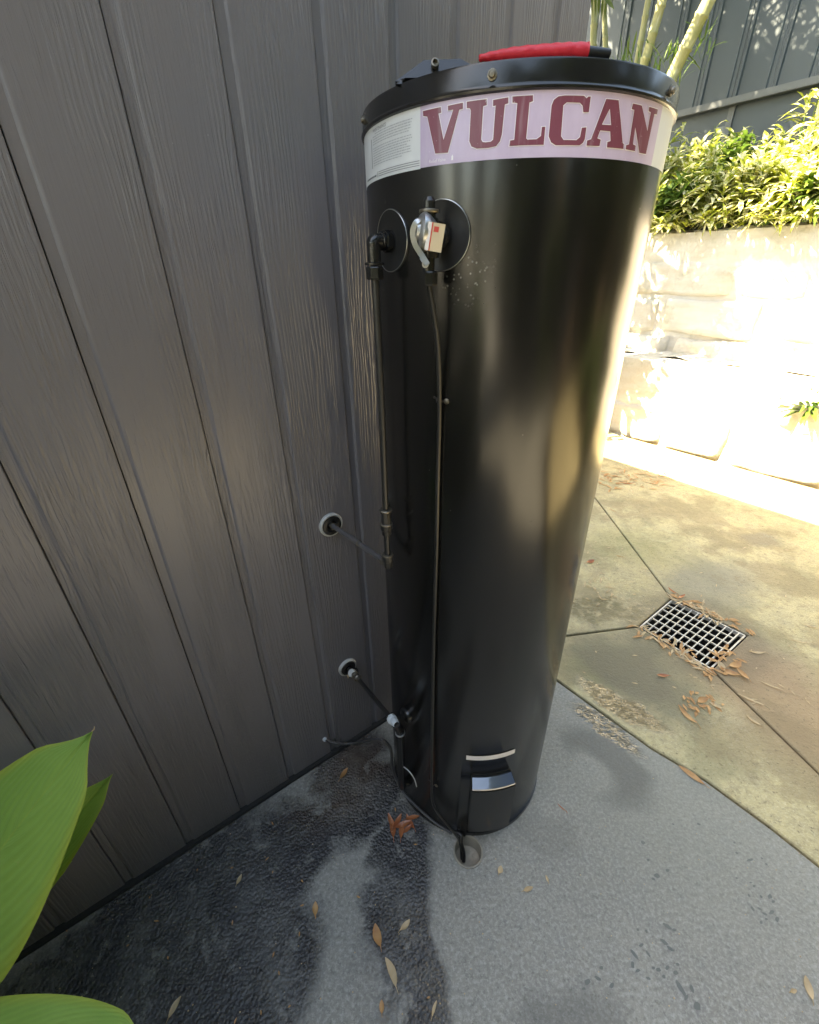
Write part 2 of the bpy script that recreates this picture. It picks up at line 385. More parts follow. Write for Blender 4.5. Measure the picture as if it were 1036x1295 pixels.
def mat_far_slab():
    t = NT('yellowed_concrete'); p = t.vec('pos'); pw = t.warp(p, 4, .22, 6)
    n = t.noise(p, 1.8, 6, .62); f = t.noise(p, 85, 5, .7); mid = t.noise(p, 9, 6, .68)
    base = t.mix(t.ramp(n, [(.3, 0.0), (.7, 1.0)]), (.38, .31, .16), (.50, .42, .23))
    base = t.mix(t.math('MULTIPLY', t.ramp(mid, [(.42, 0.0), (.68, 1.0)]), .5), base, (.27, .235, .16))
    base = t.mix(t.math('MULTIPLY', t.ramp(f, [(.5, 0.0), (.78, 1.0)]), .5), base, (.6, .54, .37))
    g2 = t.noise(p, 30, 6, .75)
    base = t.mix(t.math('MULTIPLY', t.ramp(g2, [(.50, 0.0), (.66, 1.0)]), .55), base, (.20, .165, .10))
    base = t.mix(t.math('MULTIPLY', t.ramp(t.noise(p, 150, 4, .7), [(.55, 0.0), (.68, 1.0)]), .5), base, (.68, .62, .44))
    blot = t.ramp(t.noise(t.warp(p, 3, .3, 3), 3.2, 6, .65), [(.48, 0.0), (.58, 1.0)])
    base = t.mix(t.math('MULTIPLY', blot, .55), base, (.24, .22, .12))
    grey = t.math('MAXIMUM', t.ell(pw, gxy(900, 735), .30, .18, .5, .6), t.ell(pw, gxy(960, 680), .12, .08, .2, .45))
    grey = t.math('MAXIMUM', grey, t.math('MULTIPLY', t.ell(pw, gxy(960, 830), .14, .2, 0, .5), .8))
    base = t.mix(t.math('MULTIPLY', grey, .65), base, (.20, .19, .15))
    brown = t.ell(pw, gxy(1010, 900), .26, .5, .3, .6)
    base = t.mix(t.math('MULTIPLY', brown, .75), base, (.31, .20, .115))
    moss = t.math('MAXIMUM', t.ell(pw, gxy(765, 845), .16, .11, 0, .6), t.math('MULTIPLY', t.ell(pw, gxy(800, 690), .3, .2, 0, .7), .5))
    base = t.mix(t.math('MULTIPLY', moss, .75), base, (.19, .19, .07))
    gr = t.ell(t.warp(p, 16, .06), gxy(878, 800), .34, .31, .45, .2)
    base = t.mix(t.math('MULTIPLY', gr, .5), base, (.13, .10, .065))
    pits_ = t.math('MULTIPLY', t.ramp(t.noise(p, 62, 4, .7), [(.34, 1.0), (.42, 0.0)]), .7)
    base = t.mix(pits_, base, (.12, .10, .06))
    st_ = t.math('MULTIPLY', t.ramp(t.noise(t.warp(p, 2.4, .5, 5), 1.6, 7, .7), [(.50, 0.0), (.56, 1.0)]), .45)
    base = t.mix(st_, base, (.21, .155, .085))
    # faint ring left by a pot
    rg = t.ell(t.warp(p, 20, .012), gxy(831, 675), .105, .105, 0, .10)
    rg2 = t.ell(t.warp(p, 20, .012), gxy(831, 675), .090, .090, 0, .10)
    rg = t.math('MULTIPLY', t.math('SUBTRACT', rg, rg2, clamp=True), t.ramp(t.noise(p, 20, 4), [(.4, .0), (.55, 1.0)]))
    base = t.mix(t.math('MULTIPLY', rg, .5), base, (.45, .42, .25))
    muddy = t.math('MULTIPLY', t.ell(t.warp(p, 5, .28, 6), gxy(762, 772), .24, .13, -.1, .45), t.ramp(t.noise(p, 22, 5, .6), [(.32, .2), (.5, 1.0)]))
    pud = t.math('MAXIMUM', t.ell(t.warp(p, 11, .12, 6), gxy(785, 893), .055, .18, .87 - .1, .35), t.math('MULTIPLY', muddy, .85))
    damp = t.ell(pw, gxy(800, 850), .26, .2, -.7, .5)
    base = t.mix(t.math('MULTIPLY', damp, .88), base, (.085, .08, .05))
    base = t.mix(t.math('MULTIPLY', pud, .8), base, (.07, .055, .022))
    pat = t.math('MULTIPLY', pud, t.ramp(t.noise(t.mapping(t.warp(p, 12, .05), rot=(0, 0, .8), scale=(1, 1.6, 1)), 26, 3, .6), [(.46, 0.0), (.52, 1.0)]))
    rr = t.fmix(pud, t.fmix(damp, .85, .5), .30); rr = t.fmix(pat, rr, .06); t.p(coat=pat, coatr=.04)
    b = t.bump(t.noise(p, 40, 6, .75), t.fmix(pud, .45, .12), .007)
    b = t.bump(f, t.fmix(pud, .7, .03), .004, b)
    ripple = t.noise(t.mapping(p, rot=(0, 0, .5), scale=(1, 2.2, 1)), 38, 4, .6, 1.2)
    b = t.bump(ripple, t.math('MULTIPLY', t.math('SUBTRACT', pud, t.math('MULTIPLY', muddy, .75), clamp=True), 1.0), .016, b)
    t.l(b, t.b.inputs['Coat Normal'])
    t.p(color=base, rough=rr, normal=b, spec=.5); return t.m
MAT['far_slab'] = mat_far_slab()
MAT['damp'] = simple('damp_mark', (.115, .12, .108), .5, var=.25, bump=(90, .5, .004))

# ------------------------------------------------------------------ mesh helpers
def tag(o, label=None, cat=None, group=None, kind=None):
    if label: o['label'] = label
    if cat: o['category'] = cat
    if group: o['group'] = group
    if kind: o['kind'] = kind
    return o
def wloc(o):
    v = Vector((0, 0, 0))
    while o is not None: v += Vector(o.location); o = o.parent
    return v
def empty(name, loc, **kw):
    o = bpy.data.objects.new(name, None); COL.objects.link(o); o.location = loc; o.empty_display_size = .1
    return tag(o, **kw)
class MB:
    def __init__(s): s.v = []; s.f = []; s.uv = {}
    def add(s, vs, fs):
        k = len(s.v); s.v += [Vector(v) for v in vs]; s.f += [tuple(i + k for i in f) for f in fs]; return s
    def box(s, c, ex, ey, ez):
        """c centre, half-extent vectors"""
        c = Vector(c); vs = [c + ex * a + ey * b + ez * g for a in (-1, 1) for b in (-1, 1) for g in (-1, 1)]
        return s.add(vs, [(0, 1, 3, 2), (4, 6, 7, 5), (0, 4, 5, 1), (2, 3, 7, 6), (0, 2, 6, 4), (1, 5, 7, 3)])
    def tube(s, pts, r, seg=12, cap=True, flat=1.0):
        pts = [Vector(p) for p in pts]; n = len(pts)
        rs = r if isinstance(r, (list, tuple)) else [r] * n
        T = [(pts[min(i + 1, n - 1)] - pts[max(i - 1, 0)]).normalized() for i in range(n)]
        ref = Vector((0, 0, 1)) if abs(T[0].z) < .9 else Vector((1, 0, 0))
        a = T[0].cross(ref).normalized(); vs = []
        for i in range(n):
            a = (a - T[i] * a.dot(T[i])).normalized(); b = T[i].cross(a)
            for k in range(seg):
                q = 2 * PI * k / seg; vs.append(pts[i] + (a * math.cos(q) + b * math.sin(q) * flat) * rs[i])
        fs = [(i * seg + k, i * seg + (k + 1) % seg, (i + 1) * seg + (k + 1) % seg, (i + 1) * seg + k) for i in range(n - 1) for k in range(seg)]
        if cap: fs += [tuple(range(seg))[::-1], tuple((n - 1) * seg + k for k in range(seg))]
        return s.add(vs, fs)
    def lathe(s, prof, origin, axis, seg=32, ref=None):
        """prof: (radius, distance along axis)"""
        axis = Vector(axis).normalized(); origin = Vector(origin)
        ref = ref or (Vector((0, 0, 1)) if abs(axis.z) < .9 else Vector((1, 0, 0)))
        a = axis.cross(ref).normalized(); b = axis.cross(a); vs = []
        for (r, h) in prof:
            for k in range(seg):
                q = 2 * PI * (k + .5) / seg; vs.append(origin + axis * h + (a * math.cos(q) + b * math.sin(q)) * max(r, 1e-5))
        m = len(prof)
        fs = [(i * seg + k, (i + 1) * seg + k, (i + 1) * seg + (k + 1) % seg, i * seg + (k + 1) % seg) for i in range(m - 1) for k in range(seg)]
        return s.add(vs, fs)
    def build(s, name, mat, parent=None, smooth=False, angle=None, bevel=None, loc=None, recalc=True):
        me = bpy.data.meshes.new(name)
        base = wloc(parent) if parent else Vector((0, 0, 0))
        off = base + (Vector(loc) if loc is not None and parent is not None else Vector((0, 0, 0)))
        if parent is None and loc is not None: off = Vector(loc)
        me.from_pydata([tuple(v - off) for v in s.v], [], s.f); me.validate()
        if recalc or bevel:
            bm = bmesh.new(); bm.from_mesh(me)
            if recalc: bmesh.ops.recalc_face_normals(bm, faces=bm.faces)
            if bevel:
                es = [e for e in bm.edges if len(e.link_faces) == 2 and e.calc_face_angle(0) > rad(35)]
                bmesh.ops.bevel(bm, geom=es, offset=bevel, segments=2, affect='EDGES', clamp_overlap=True)
            bm.to_mesh(me); bm.free()
        if smooth:
            me.polygons.foreach_set('use_smooth', [True] * len(me.polygons))
            me.set_sharp_from_angle(angle=rad(angle or 40))
        me.materials.append(mat)
        o = bpy.data.objects.new(name, me); COL.objects.link(o)
        if parent: o.parent = parent; o.location = loc if loc is not None else (0, 0, 0)
        elif loc is not None: o.location = loc
        me.update(); return o
def copy_part(o, parent, loc):
    c = o.copy(); COL.objects.link(c); c.parent = parent; c.location = loc; return c
def smooth_path(pts, n=8):
    pts = [Vector(p) for p in pts]; out = []
    for i in range(len(pts) - 1):
        p0 = pts[max(i - 1, 0)]; p1 = pts[i]; p2 = pts[i + 1]; p3 = pts[min(i + 2, len(pts) - 1)]
        for k in range(n):
            t = k / n
            out.append(.5 * ((2 * p1) + (p2 - p0) * t + (2 * p0 - 5 * p1 + 4 * p2 - p3) * t * t + (3 * p1 - p0 - 3 * p2 + p3) * t ** 3))
    out.append(pts[-1]); return out

# ================================================================== GROUND
def yard_ground():
    m = MB()
    for (x0, y0, x1, y1) in ((-150, -150, 1.10, 150), (1.70, -150, 150, 150), (1.10, -150, 1.70, 1.36), (1.10, 1.95, 1.70, 150)):
        m.add([(x0, y0, -.16), (x1, y0, -.16), (x1, y1, -.16), (x0, y1, -.16)], [(0, 1, 2, 3)])
    o = m.build('ground', MAT['lawn_dirt']); tag(o, 'packed pale earth below and beyond the patio', kind='structure')
yard_ground()

patio = empty('patio', (1, 1, 0), label='concrete patio slabs around the heater', kind='structure')
def slab(poly, mat, name='slab', holes=(), gap=.0048, th=.12, zt=0.0, step=None):
    """polygon slab with shrunk edges, chamfer and optional round holes"""
    P = [Vector((p[0], p[1], 0)) for p in poly]
    area = sum(P[i].x * P[(i + 1) % len(P)].y - P[(i + 1) % len(P)].x * P[i].y for i in range(len(P)))
    if area < 0: P.reverse()
    n = len(P)
    def inset(d):
        out = []
        for i in range(n):
            a = (P[i] - P[i - 1]).normalized(); b = (P[(i + 1) % n] - P[i]).normalized()
            na = Vector((-a.y, a.x, 0)); nb = Vector((-b.y, b.x, 0)); bis = (na + nb).normalized()
            out.append(P[i] + bis * (d / max(.3, bis.dot(na))))
        return out
    A = inset(gap); B = inset(gap + .004)
    bm = bmesh.new()
    top = [bm.verts.new((v.x, v.y, zt)) for v in B]; ed = [bm.edges.new((top[i], top[(i + 1) % n])) for i in range(n)]
    hl = []
    for (c, r) in holes:
        k = 40; vs = [bm.verts.new((c.x + r * math.cos(2 * PI * q / k), c.y + r * math.sin(2 * PI * q / k), zt)) for q in range(k)]
        ed += [bm.edges.new((vs[q], vs[(q + 1) % k])) for q in range(k)]; hl.append(vs)
    bmesh.ops.triangle_fill(bm, use_beauty=True, use_dissolve=False, edges=ed)
    mid = [bm.verts.new((v.x, v.y, zt - .004)) for v in A]; low = [bm.verts.new((v.x, v.y, zt - th)) for v in A]
    for i in range(n):
        j = (i + 1) % n
        bm.faces.new((top[i], mid[i], mid[j], top[j])); bm.faces.new((mid[i], low[i], low[j], mid[j]))
    for vs in hl:
        lo = [bm.verts.new((v.co.x, v.co.y, zt - .1)) for v in vs]
        for q in range(len(vs)): bm.faces.new((vs[q], vs[(q + 1) % len(vs)], lo[(q + 1) % len(vs)], lo[q]))
    for f in bm.faces:
        if all(abs(v.co.z - zt) < 1e-6 for v in f.verts) and f.normal.z < 0: f.normal_flip()
    bmesh.ops.recalc_face_normals(bm, faces=bm.faces)
    me = bpy.data.meshes.new(name); 
    for v in bm.verts: v.co -= Vector((1, 1, 0))
    bm.to_mesh(me); bm.free(); me.materials.append(mat)
    o = bpy.data.objects.new(name, me); COL.objects.link(o); o.parent = patio
    return o
G0, G1, G2, G3 = (1.433, 1.905), (1.656, 1.623), (1.356, 1.416), (1.155, 1.695)   # corners of the drain pit
a1 = sn(.40, 0.02); AB = (.46, 1.592); A2 = (.658, 1.347); A3 = (.904, 1.045); A4 = (1.037, .921); A5 = (1.158, .765); A6 = (1.226, .661)
Aend = (2.9, -1.55); Astart = (.42, 1.62)
B_up = (1.466, 2.99); B_up2 = (1.50, 4.35); B_lo = (1.454, .94); B_end = (2.1, -1.2)
C0 = (.62, 1.60)
DR = gnd(592, 1077); DR.z = 0
wl0 = sn(-6, -.05); wl1 = sn(.36, -.05)
slab([(wl0.x, wl0.y), (-4.2, -5.5), (5.0, -5.5), Aend, A6, A5, A4, A3, A2, AB, (wl1.x, wl1.y)], MAT['near_slab'], holes=[(DR, .047)])
slab([AB, A2, A3, A4, A5, A6, Aend, B_end, B_lo, G2, G3], MAT['far_slab'])
e1 = sn(.80, -.05)
slab([(wl1.x, wl1.y), AB, G3, G0, B_up, B_up2, (.4, 4.35), (.2, 2.6), (e1.x, e1.y)], MAT['far_slab'])
L0 = sn(3.95, 3.2); L1 = sn(3.95, -1.5)
slab([B_up2, B_up, G0, G1, G2, B_lo, B_end, Aend, (6.5, -1.5), (L0.x, L0.y), (L1.x, L1.y)], MAT['far_slab'])
m = MB(); m.add([(-6, -7, -.14), (9, -7, -.14), (9, 8, -.14), (-6, 8, -.14)], [(0, 1, 2, 3)])
# bedding under the slabs has a gap where the pit is: four strips round it
m = MB()
for (x0, y0, x1, y1) in ((-6, -6, 1.10, 5.5), (1.70, -6, 6, 5.5), (1.10, -6, 1.70, 1.36), (1.10, 1.95, 1.70, 5.5)):
    m.add([(x0, y0, -.118), (x1, y0, -.118), (x1, y1, -.118), (x0, y1, -.118)], [(0, 1, 2, 3)])
m.build('bedding', MAT['soil'], patio)

# drain pit and grate
pit = empty('drain_grate', ((G0[0] + G2[0]) / 2, (G0[1] + G2[1]) / 2, 0), label='square galvanised drain grate over a dark pit in the yellowed concrete', cat='drain grate')
Gv = [Vector((*g, 0)) for g in (G0, G1, G2, G3)]; Gc = sum(Gv, Vector()) / 4
m = MB()
for i in range(4):
    a, b = Gv[i], Gv[(i + 1) % 4]; m.add([a + Vector((0, 0, -.004)), b + Vector((0, 0, -.004)), b + Vector((0, 0, -.9)), a + Vector((0, 0, -.9))], [(0, 1, 2, 3)])
m.add([g + Vector((0, 0, -.89)) for g in Gv], [(0, 1, 2, 3)]); m.build('pit_wall', MAT['pit'], pit, recalc=False)
def gq(a, b, z=0):   # a along G0->G1 (0..1), b along G0->G3
    return Gv[0].lerp(Gv[1], a).lerp(Gv[3].lerp(Gv[2], a), b) + Vector((0, 0, z))
def barq(m, p, q, w, h):
    d = (q - p); L = d.length; d.normalize(); s_ = Vector((-d.y, d.x, 0))
    m.box((p + q) / 2, d * (L / 2), s_ * (w / 2), Vector((0, 0, h / 2)))
fm = MB(); e = .015
cs = [gq(e, e, -.014), gq(1 - e, e, -.014), gq(1 - e, 1 - e, -.014), gq(e, 1 - e, -.014)]
for i in range(4): barq(fm, cs[i], cs[(i + 1) % 4], .007, .020)
fm.build('frame', MAT['galv'], pit)
for k in range(1, 10):
    m = MB(); a = .03 + .87 * k / 9.6
    barq(m, gq(a, .03, -.009), gq(a, .97, -.009), .0045, .010); m.build('bar', MAT['galv'], pit)
for k in range(1, 6):
    m = MB(); b = .03 + .94 * k / 6
    barq(m, gq(.03, b, -.0085), gq(.915, b, -.0085), .0055, .007); m.build('cross_bar', MAT['galv'], pit)
m = MB(); barq(m, gq(.918, .03, -.012), gq(.918, .97, -.012), .006, .018); m.build('bar', MAT['galv'], pit)

# floor waste under the heater
fw = empty('floor_waste', (DR.x, DR.y, 0), label='round open floor waste beside the foot of the black tank', cat='floor drain')
m = MB(); m.lathe([(.0405, -.075), (.0405, .000), (.042, .003), (.0462, .003), (.0465, -.002), (.0465, -.075)], DR, (0, 0, 1), 48); m.build('pipe_rim', MAT['pvc'], fw, smooth=True)
m = MB(); m.lathe([(.0, -.058), (.02, -.060), (.0404, -.052)], DR, (0, 0, 1), 32); m.build('silt', MAT['pit_silt'], fw, smooth=True)

# ================================================================== HOUSE
house = empty('house', WP, label='charcoal weatherboard house wall behind the water heater', cat='house')
BH = 2.95
grooves = [-.759 - .172 * k for k in range(14, 0, -1)] + [-.759, -.587, -.414, -.243, -.062, .108, .274, .440, .606]
edges = grooves + [.748]
def board_mesh(w):
    m = MB(); g = .0012
    prof = [(g, -.012), (g, .0065), (.019, .0068), (.0235, .0105), (.0265, .0115), (w - g - .0015, .0115), (w - g, .010), (w - g, -.012)]
    # profile: (along, outward); face sits at 0 = outer plane
    prof = [(a, b - .0115) for a, b in prof]
    vs = []
    for z in (.012, BH):
        for a, b in prof: vs.append(WP + WD * a + WN * b + Vector((0, 0, z)))
    n = len(prof)
    m.add(vs, [(i, (i + 1) % n, n + (i + 1) % n, n + i) for i in range(n)] + [tuple(range(n)), tuple(range(2 * n - 1, n - 1, -1))])
    return m
cache = {}
for i in range(len(edges) - 1):
    w = round(edges[i + 1] - edges[i], 4)
    if w not in cache:
        o = board_mesh(w).build('board', MAT['board'], house); cache[w] = o; o.location = WD * edges[i]
    else:
        copy_part(cache[w], house, WD * edges[i])
m = MB(); m.box(sn((-3.17 + .745) / 2 - .3, -.06, BH / 2), WD * (4.5 / 2 - .01), WN * .035, Vector((0, 0, BH / 2))); m.build('wall_backing', MAT['dark_void'], house)
# corner post and the end wall round the corner
m = MB()
for k in range(12):
    m.box(sn(.722, -.19 - .33 * k, BH / 2), WD * .012, WN * .163, Vector((0, 0, BH / 2)))
m.build('end_wall', MAT['board'], house)
m = MB(); m.box(sn(-2.6, -2.2, 3.06), WD * 3.6, WN * 2.55, Vector((0, 0, .05)), ); m.build('roof', MAT['roof'], house)
m = MB(); m.box(sn(-2.6, .17, 2.985), WD * 3.55, WN * .14, Vector((0, 0, .012))); m.build('eave_soffit', MAT['soffit'], house)
# dark solid strip drawn in for the joint gap along the wall base
m = MB(); m.box(sn(-1.2, .004, .006), WD * 1.94, WN * .012, Vector((0, 0, .005))); m.build('base_gap_strip', MAT['dark_void'], house, bevel=.003)

# ================================================================== WATER HEATER
tank = empty('water_heater', (TX, TY, 0), label='tall black cylindrical hot water tank with lavender VULCAN label standing by the wall', cat='water heater')
AX = Vector((TX, TY, 0))
ZT = 1.8385
m = MB(); m.lathe([(.25, .0), (.258, .002), (TR, .006), (TR, 1.806), (.255, 1.812)], AX, (0, 0, 1), 160); m.build('body', MAT['tank'], tank, smooth=True, angle=30)
m = MB(); m.lathe([(TR - .004, 1.806), (TR + .0015, 1.8065), (TR + .0045, 1.808), (TR + .005, 1.8105), (TR + .0028, 1.8125), (TR + .0022, 1.815), (TR + .0022, 1.835), (TR + .001, 1.8375), (TR - .002, ZT), (TR - .012, ZT + .0005), (.12, ZT + .004), (0, ZT + .005)], AX, (0, 0, 1), 160)
lid = m.build('lid', MAT['black_gloss'], tank, smooth=True, angle=35)
def screw_at(th, z, parent, r=TR + .0022, s=.0042):
    n = Vector((math.cos(th), math.sin(th), 0)); o = onc(th, z, r)
    m = MB(); m.lathe([(s * 1.5, 0), (s * 1.5, .0012), (s, .0016), (s, .0045), (s * .8, .0055), (0, .0058)], o, n, 12); return m.build('screw', MAT['brass'], parent, smooth=True)
for (u, v) in ((623, 95), (843, 132)):
    th, z = cyl_az(u, v); screw_at(th, 1.824, lid)
screw_at(rad(-166), 1.824, lid)
# moulded cable cover on the lid
c0 = Vector((.100, .835, ZT)); ex = Vector((.052, -.012, 0)); ey = Vector((.012, .06, 0))
def lidpt(u, v, z): 
    return gnd(u, v, z)
bm_ = MB()
pc = plane(555, 90, Vector((0, .87, 0)), Vector((0, 1, 0)))
lc = Vector((pc.x, .875, ZT + .002))
vs = []
for (a, b, z) in ((-.068, -.05, -.004), (.085, -.05, -.004), (.085, .06, 0), (-.068, .06, 0), (-.022, -.034, .024), (.030, -.034, .025), (.030, .045, .026), (-.022, .045, .026)):
    vs.append(lc + Vector((a, b * .8, z)))
bm_.add(vs, [(0, 1, 5, 4), (1, 2, 6, 5), (2, 3, 7, 6), (3, 0, 4, 7), (4, 5, 6, 7), (0, 3, 2, 1)])
cov = bm_.build('cable_cover', MAT['black_gloss'], lid, smooth=True, bevel=.006, angle=60)
mm = MB(); mm.lathe([(.0055, -.002), (.0055, .003), (.0035, .0035), (.0034, -.001), (0, -.001)], lc + Vector((-.007, -.0345, .0165)), Vector((0, -1, .35)), 14); mm.build('screw', MAT['brass'], lid, smooth=True)

# ---- label: flat shapes in (arc, z) wrapped on the cylinder
def wrap_poly(loops, r, name, mat, parent, step=.006, th=None):
    """loops: list of closed loops of (theta, z); first outer, rest holes"""
    bm = bmesh.new(); ed = []
    for lp in loops:
        vs = [bm.verts.new((t * TR, z, 0)) for t, z in lp]
        ed += [bm.edges.new((vs[i], vs[(i + 1) % len(vs)])) for i in range(len(vs))]
    bmesh.ops.triangle_fill(bm, use_beauty=True, use_dissolve=False, edges=ed)
    return wrap_bm(bm, r, name, mat, parent, step)
def wrap_bm(bm, r, name, mat, parent, step=.006):
    xs = [v.co.x for v in bm.verts]; x = min(xs) + step; hi = max(xs)
    while x < hi:
        bmesh.ops.bisect_plane(bm, geom=bm.verts[:] + bm.edges[:] + bm.faces[:], plane_co=(x, 0, 0), plane_no=(1, 0, 0)); x += step
    base = wloc(parent)
    for v in bm.verts:
        p = onc(v.co.x / TR, v.co.y, r + v.co.z) - base; v.co = p
    for f in bm.faces:
        f.normal_update(); c = f.calc_center_median() + base - AX
        if f.normal.x * c.x + f.normal.y * c.y < 0: f.normal_flip()
        f.smooth = True
    me = bpy.data.meshes.new(name); bm.to_mesh(me); bm.free(); me.materials.append(mat)
    o = bpy.data.objects.new(name, me); COL.objects.link(o); o.parent = parent; return o
def rect(t0, t1, z0, z1): return [(t0, z0), (t1, z0), (t1, z1), (t0, z1)]
LZ0, LZ1 = 1.7375, 1.8085
tA, tB = cyl_az(532, 170)[0], cyl_az(829, 180)[0]
label = wrap_poly([rect(rad(-186), tA, LZ0 - .001, LZ1)], TR + .0005, 'label_band', MAT['label_white'], tank)
wrap_poly([rect(tA, tB, LZ0, LZ1)], TR + .0005, 'label_band', MAT['lavender'], tank)
wrap_poly([rect(tB, rad(-8), LZ0, LZ1)], TR + .0005, 'label_band', MAT['label_white'], tank)
def c7(x, y): return cyl_az(450 + x / 4.504, 50 + y / 4.504)
def c8(x, y): return cyl_az(640 + x / 4.317, 50 + y / 4.317)
letters = {
 'V': (c7, [[(385, 408), (487, 385), (490, 417), (474, 422), (502, 572), (557, 400), (528, 405), (527, 378), (612, 360), (612, 395), (592, 400), (527, 645), (455, 650), (410, 440), (387, 437)]]),
 'U': (c7, [[(634, 355), (747, 340), (747, 375), (727, 380), (716, 570), (724, 584), (740, 586), (770, 582), (783, 570), (797, 378), (783, 380), (783, 345), (870, 330), (870, 365), (850, 370), (833, 540), (822, 580), (800, 608), (755, 618), (690, 622), (660, 610), (648, 580), (657, 405), (652, 393), (634, 392)]]),
 'L': (c8, [[(35, 312), (147, 305), (147, 338), (128, 345), (110, 540), (116, 547), (165, 545), (190, 527), (195, 478), (214, 476), (205, 575), (18, 582), (22, 552), (45, 548), (62, 348), (35, 345)]]),
 'C': (c8, [[(461, 312), (450, 398), (420, 398), (416, 362), (402, 346), (330, 344), (312, 360), (299, 528), (312, 548), (382, 550), (402, 533), (412, 482), (437, 480), (428, 545), (418, 565), (400, 578), (270, 578), (245, 562), (232, 530), (248, 360), (260, 330), (285, 311), (320, 306), (425, 308), (438, 322), (447, 312)]]),
 'A': (c8, [[(545, 325), (612, 332), (634, 566), (640, 570), (638, 598), (548, 590), (550, 560), (568, 555), (566, 502), (512, 497), (496, 540), (515, 547), (508, 582), (437, 580), (440, 552), (462, 545), (537, 345)], [(564, 378), (571, 468), (521, 465)]]),
 'N': (c8, [[(690, 350), (738, 361), (768, 500), (787, 397), (775, 392), (778, 368), (825, 382), (820, 410), (806, 408), (760, 626), (724, 619), (702, 480), (690, 572), (705, 580), (700, 610), (650, 600), (652, 577), (668, 573), (697, 385), (682, 380)]]),
}
for ch, (fn, lps) in letters.items():
    L = [[fn(x, y) for x, y in lp] for lp in lps]
    wrap_poly(L, TR + .0012, 'letter', MAT['maroon'], tank, .004)['label'] = 'maroon slab serif letter ' + ch
    bm = bmesh.new(); w = .00085
    for lp in L:
        pts = [Vector((t * TR, z, 0)) for t, z in lp]
        for i in range(len(pts)):
            a, b = pts[i], pts[(i + 1) % len(pts)]; d = (b - a).normalized() * w; s_ = Vector((-d.y, d.x, 0))
            q = [bm.verts.new(p) for p in (a - d + s_, b + d + s_, b + d - s_, a - d - s_)]; bm.faces.new(q)
    o = wrap_bm(bm, TR + .0008, 'letter_outline', MAT['letter_edge'], tank, .006)
def text_bm(txt, size):
    cu = bpy.data.curves.new('t', 'FONT'); cu.body = txt; cu.size = size; cu.resolution_u = 2
    o = bpy.data.objects.new('t', cu); COL.objects.link(o)
    dg = bpy.context.evaluated_depsgraph_get(); me = bpy.data.meshes.new_from_object(o.evaluated_get(dg))
    bm = bmesh.new(); bm.from_mesh(me); bpy.data.objects.remove(o); bpy.data.meshes.remove(me); return bm
def put_text(txt, size, th, z, mat, name, sx=1.0, rot=False):
    bm = text_bm(txt, size)
    for v in bm.verts:
        if rot: v.co.x, v.co.y = -v.co.y, v.co.x * sx
        else: v.co.x *= sx
        v.co.x += th * TR; v.co.y += z; v.co.z = 0
    wrap_bm(bm, TR + .0011, name, mat, tank, .01)
tz = c7(100, 500); put_text('MAINTENANCE', .0060, tz[0] , 1.7985, MAT['ink'], 'heading_print', 1.1)
tz = c7(420, 700); put_text('Relief Valve', .0058, tz[0], 1.7412, MAT['letter_edge'], 'small_print', 1.0)
a0 = c7(546, 690)[0]
wrap_poly([[(a0, 1.741), (a0 + .010, 1.741), (a0 + .010, 1.7455), (a0 + .005, 1.7475), (a0, 1.7455)]], TR + .0011, 'small_print', MAT['letter_edge'], tank)
bm = bmesh.new(); rnd = random.Random(3)
x0 = c7(100, 560)[0] * TR; x1 = c7(330, 560)[0] * TR
zrow = 1.7955
def dash(x, z, l, h):
    q = [bm.verts.new(p) for p in ((x, z, 0), (x + l, z, 0), (x + l, z + h, 0), (x, z + h, 0))]; bm.faces.new(q)
for r_ in range(13):
    if r_ in (5,): zrow -= .0022
    x = x0 - (0 if r_ else -.01)
    end = x1 - rnd.random() * .03 if r_ in (4, 12, 8) else x1 - rnd.random() * .006
    while x < end:
        l = rnd.uniform(.002, .008); dash(x, zrow, min(l, end - x), .0011); x += l + .0011
    zrow -= .0031
wrap_bm(bm, TR + .001, 'instruction_print', MAT['ink_pale'], tank, .02)
bm = bmesh.new(); xa = (tA - .42) * TR; xb = (tA - .005) * TR
for zz in (1.7405, 1.7432, 1.7459): dash(xa + .004, zz, xb - xa - .004, .0007)
dash(xa, 1.7395, .0012, .008)
xx = xa - .06
while xx < xa - .006: l = rnd.uniform(.003, .007); dash(xx, 1.7415, l, .0022); xx += l + .0012
dash(x0 - .008, 1.754, .0022, .038)
wrap_bm(bm, TR + .001, 'ruled_print', MAT['ink'], tank, .02)

# ---- white strip and element cover at the foot
sA, sB = cyl_az(590, 955)[0], cyl_az(651, 951)[0]
bm = bmesh.new(); q = [bm.verts.new(p) for p in ((sA * TR, .396, 0), (sB * TR, .399, 0), (sB * TR, .4185, 0), (sA * TR, .415, 0))]; bm.faces.new(q)
wrap_bm(bm, TR + .0008, 'white_strip', MAT['sticker'], tank, .008)
RB = TR + .037
ZB = cyl_az(614, 1053, RB)[1]
t0, t1 = cyl_az(596, 1000, RB)[0], cyl_az(652, 1000, RB)[0]
m = MB(); K = 10
prof = [(TR - .002, ZB), (RB - .004, ZB), (RB, ZB + .005), (RB, .308), (RB - .003, .312), (TR + .006, .329), (TR + .004, .332), (TR - .002, .332)]
for k in range(K + 1):
    th = t0 + (t1 - t0) * k / K
    m.add([onc(th, z, r) for r, z in prof], [])
n = len(prof)
for k in range(K):
    for i in range(n): m.f.append((k * n + i, k * n + (i + 1) % n, (k + 1) * n + (i + 1) % n, (k + 1) * n + i))
m.f += [tuple(range(n)), tuple(K * n + i for i in range(n))[::-1]]
cover = m.build('element_cover', MAT['black_gloss'], tank, smooth=True, bevel=.0035, angle=30)
m = MB()
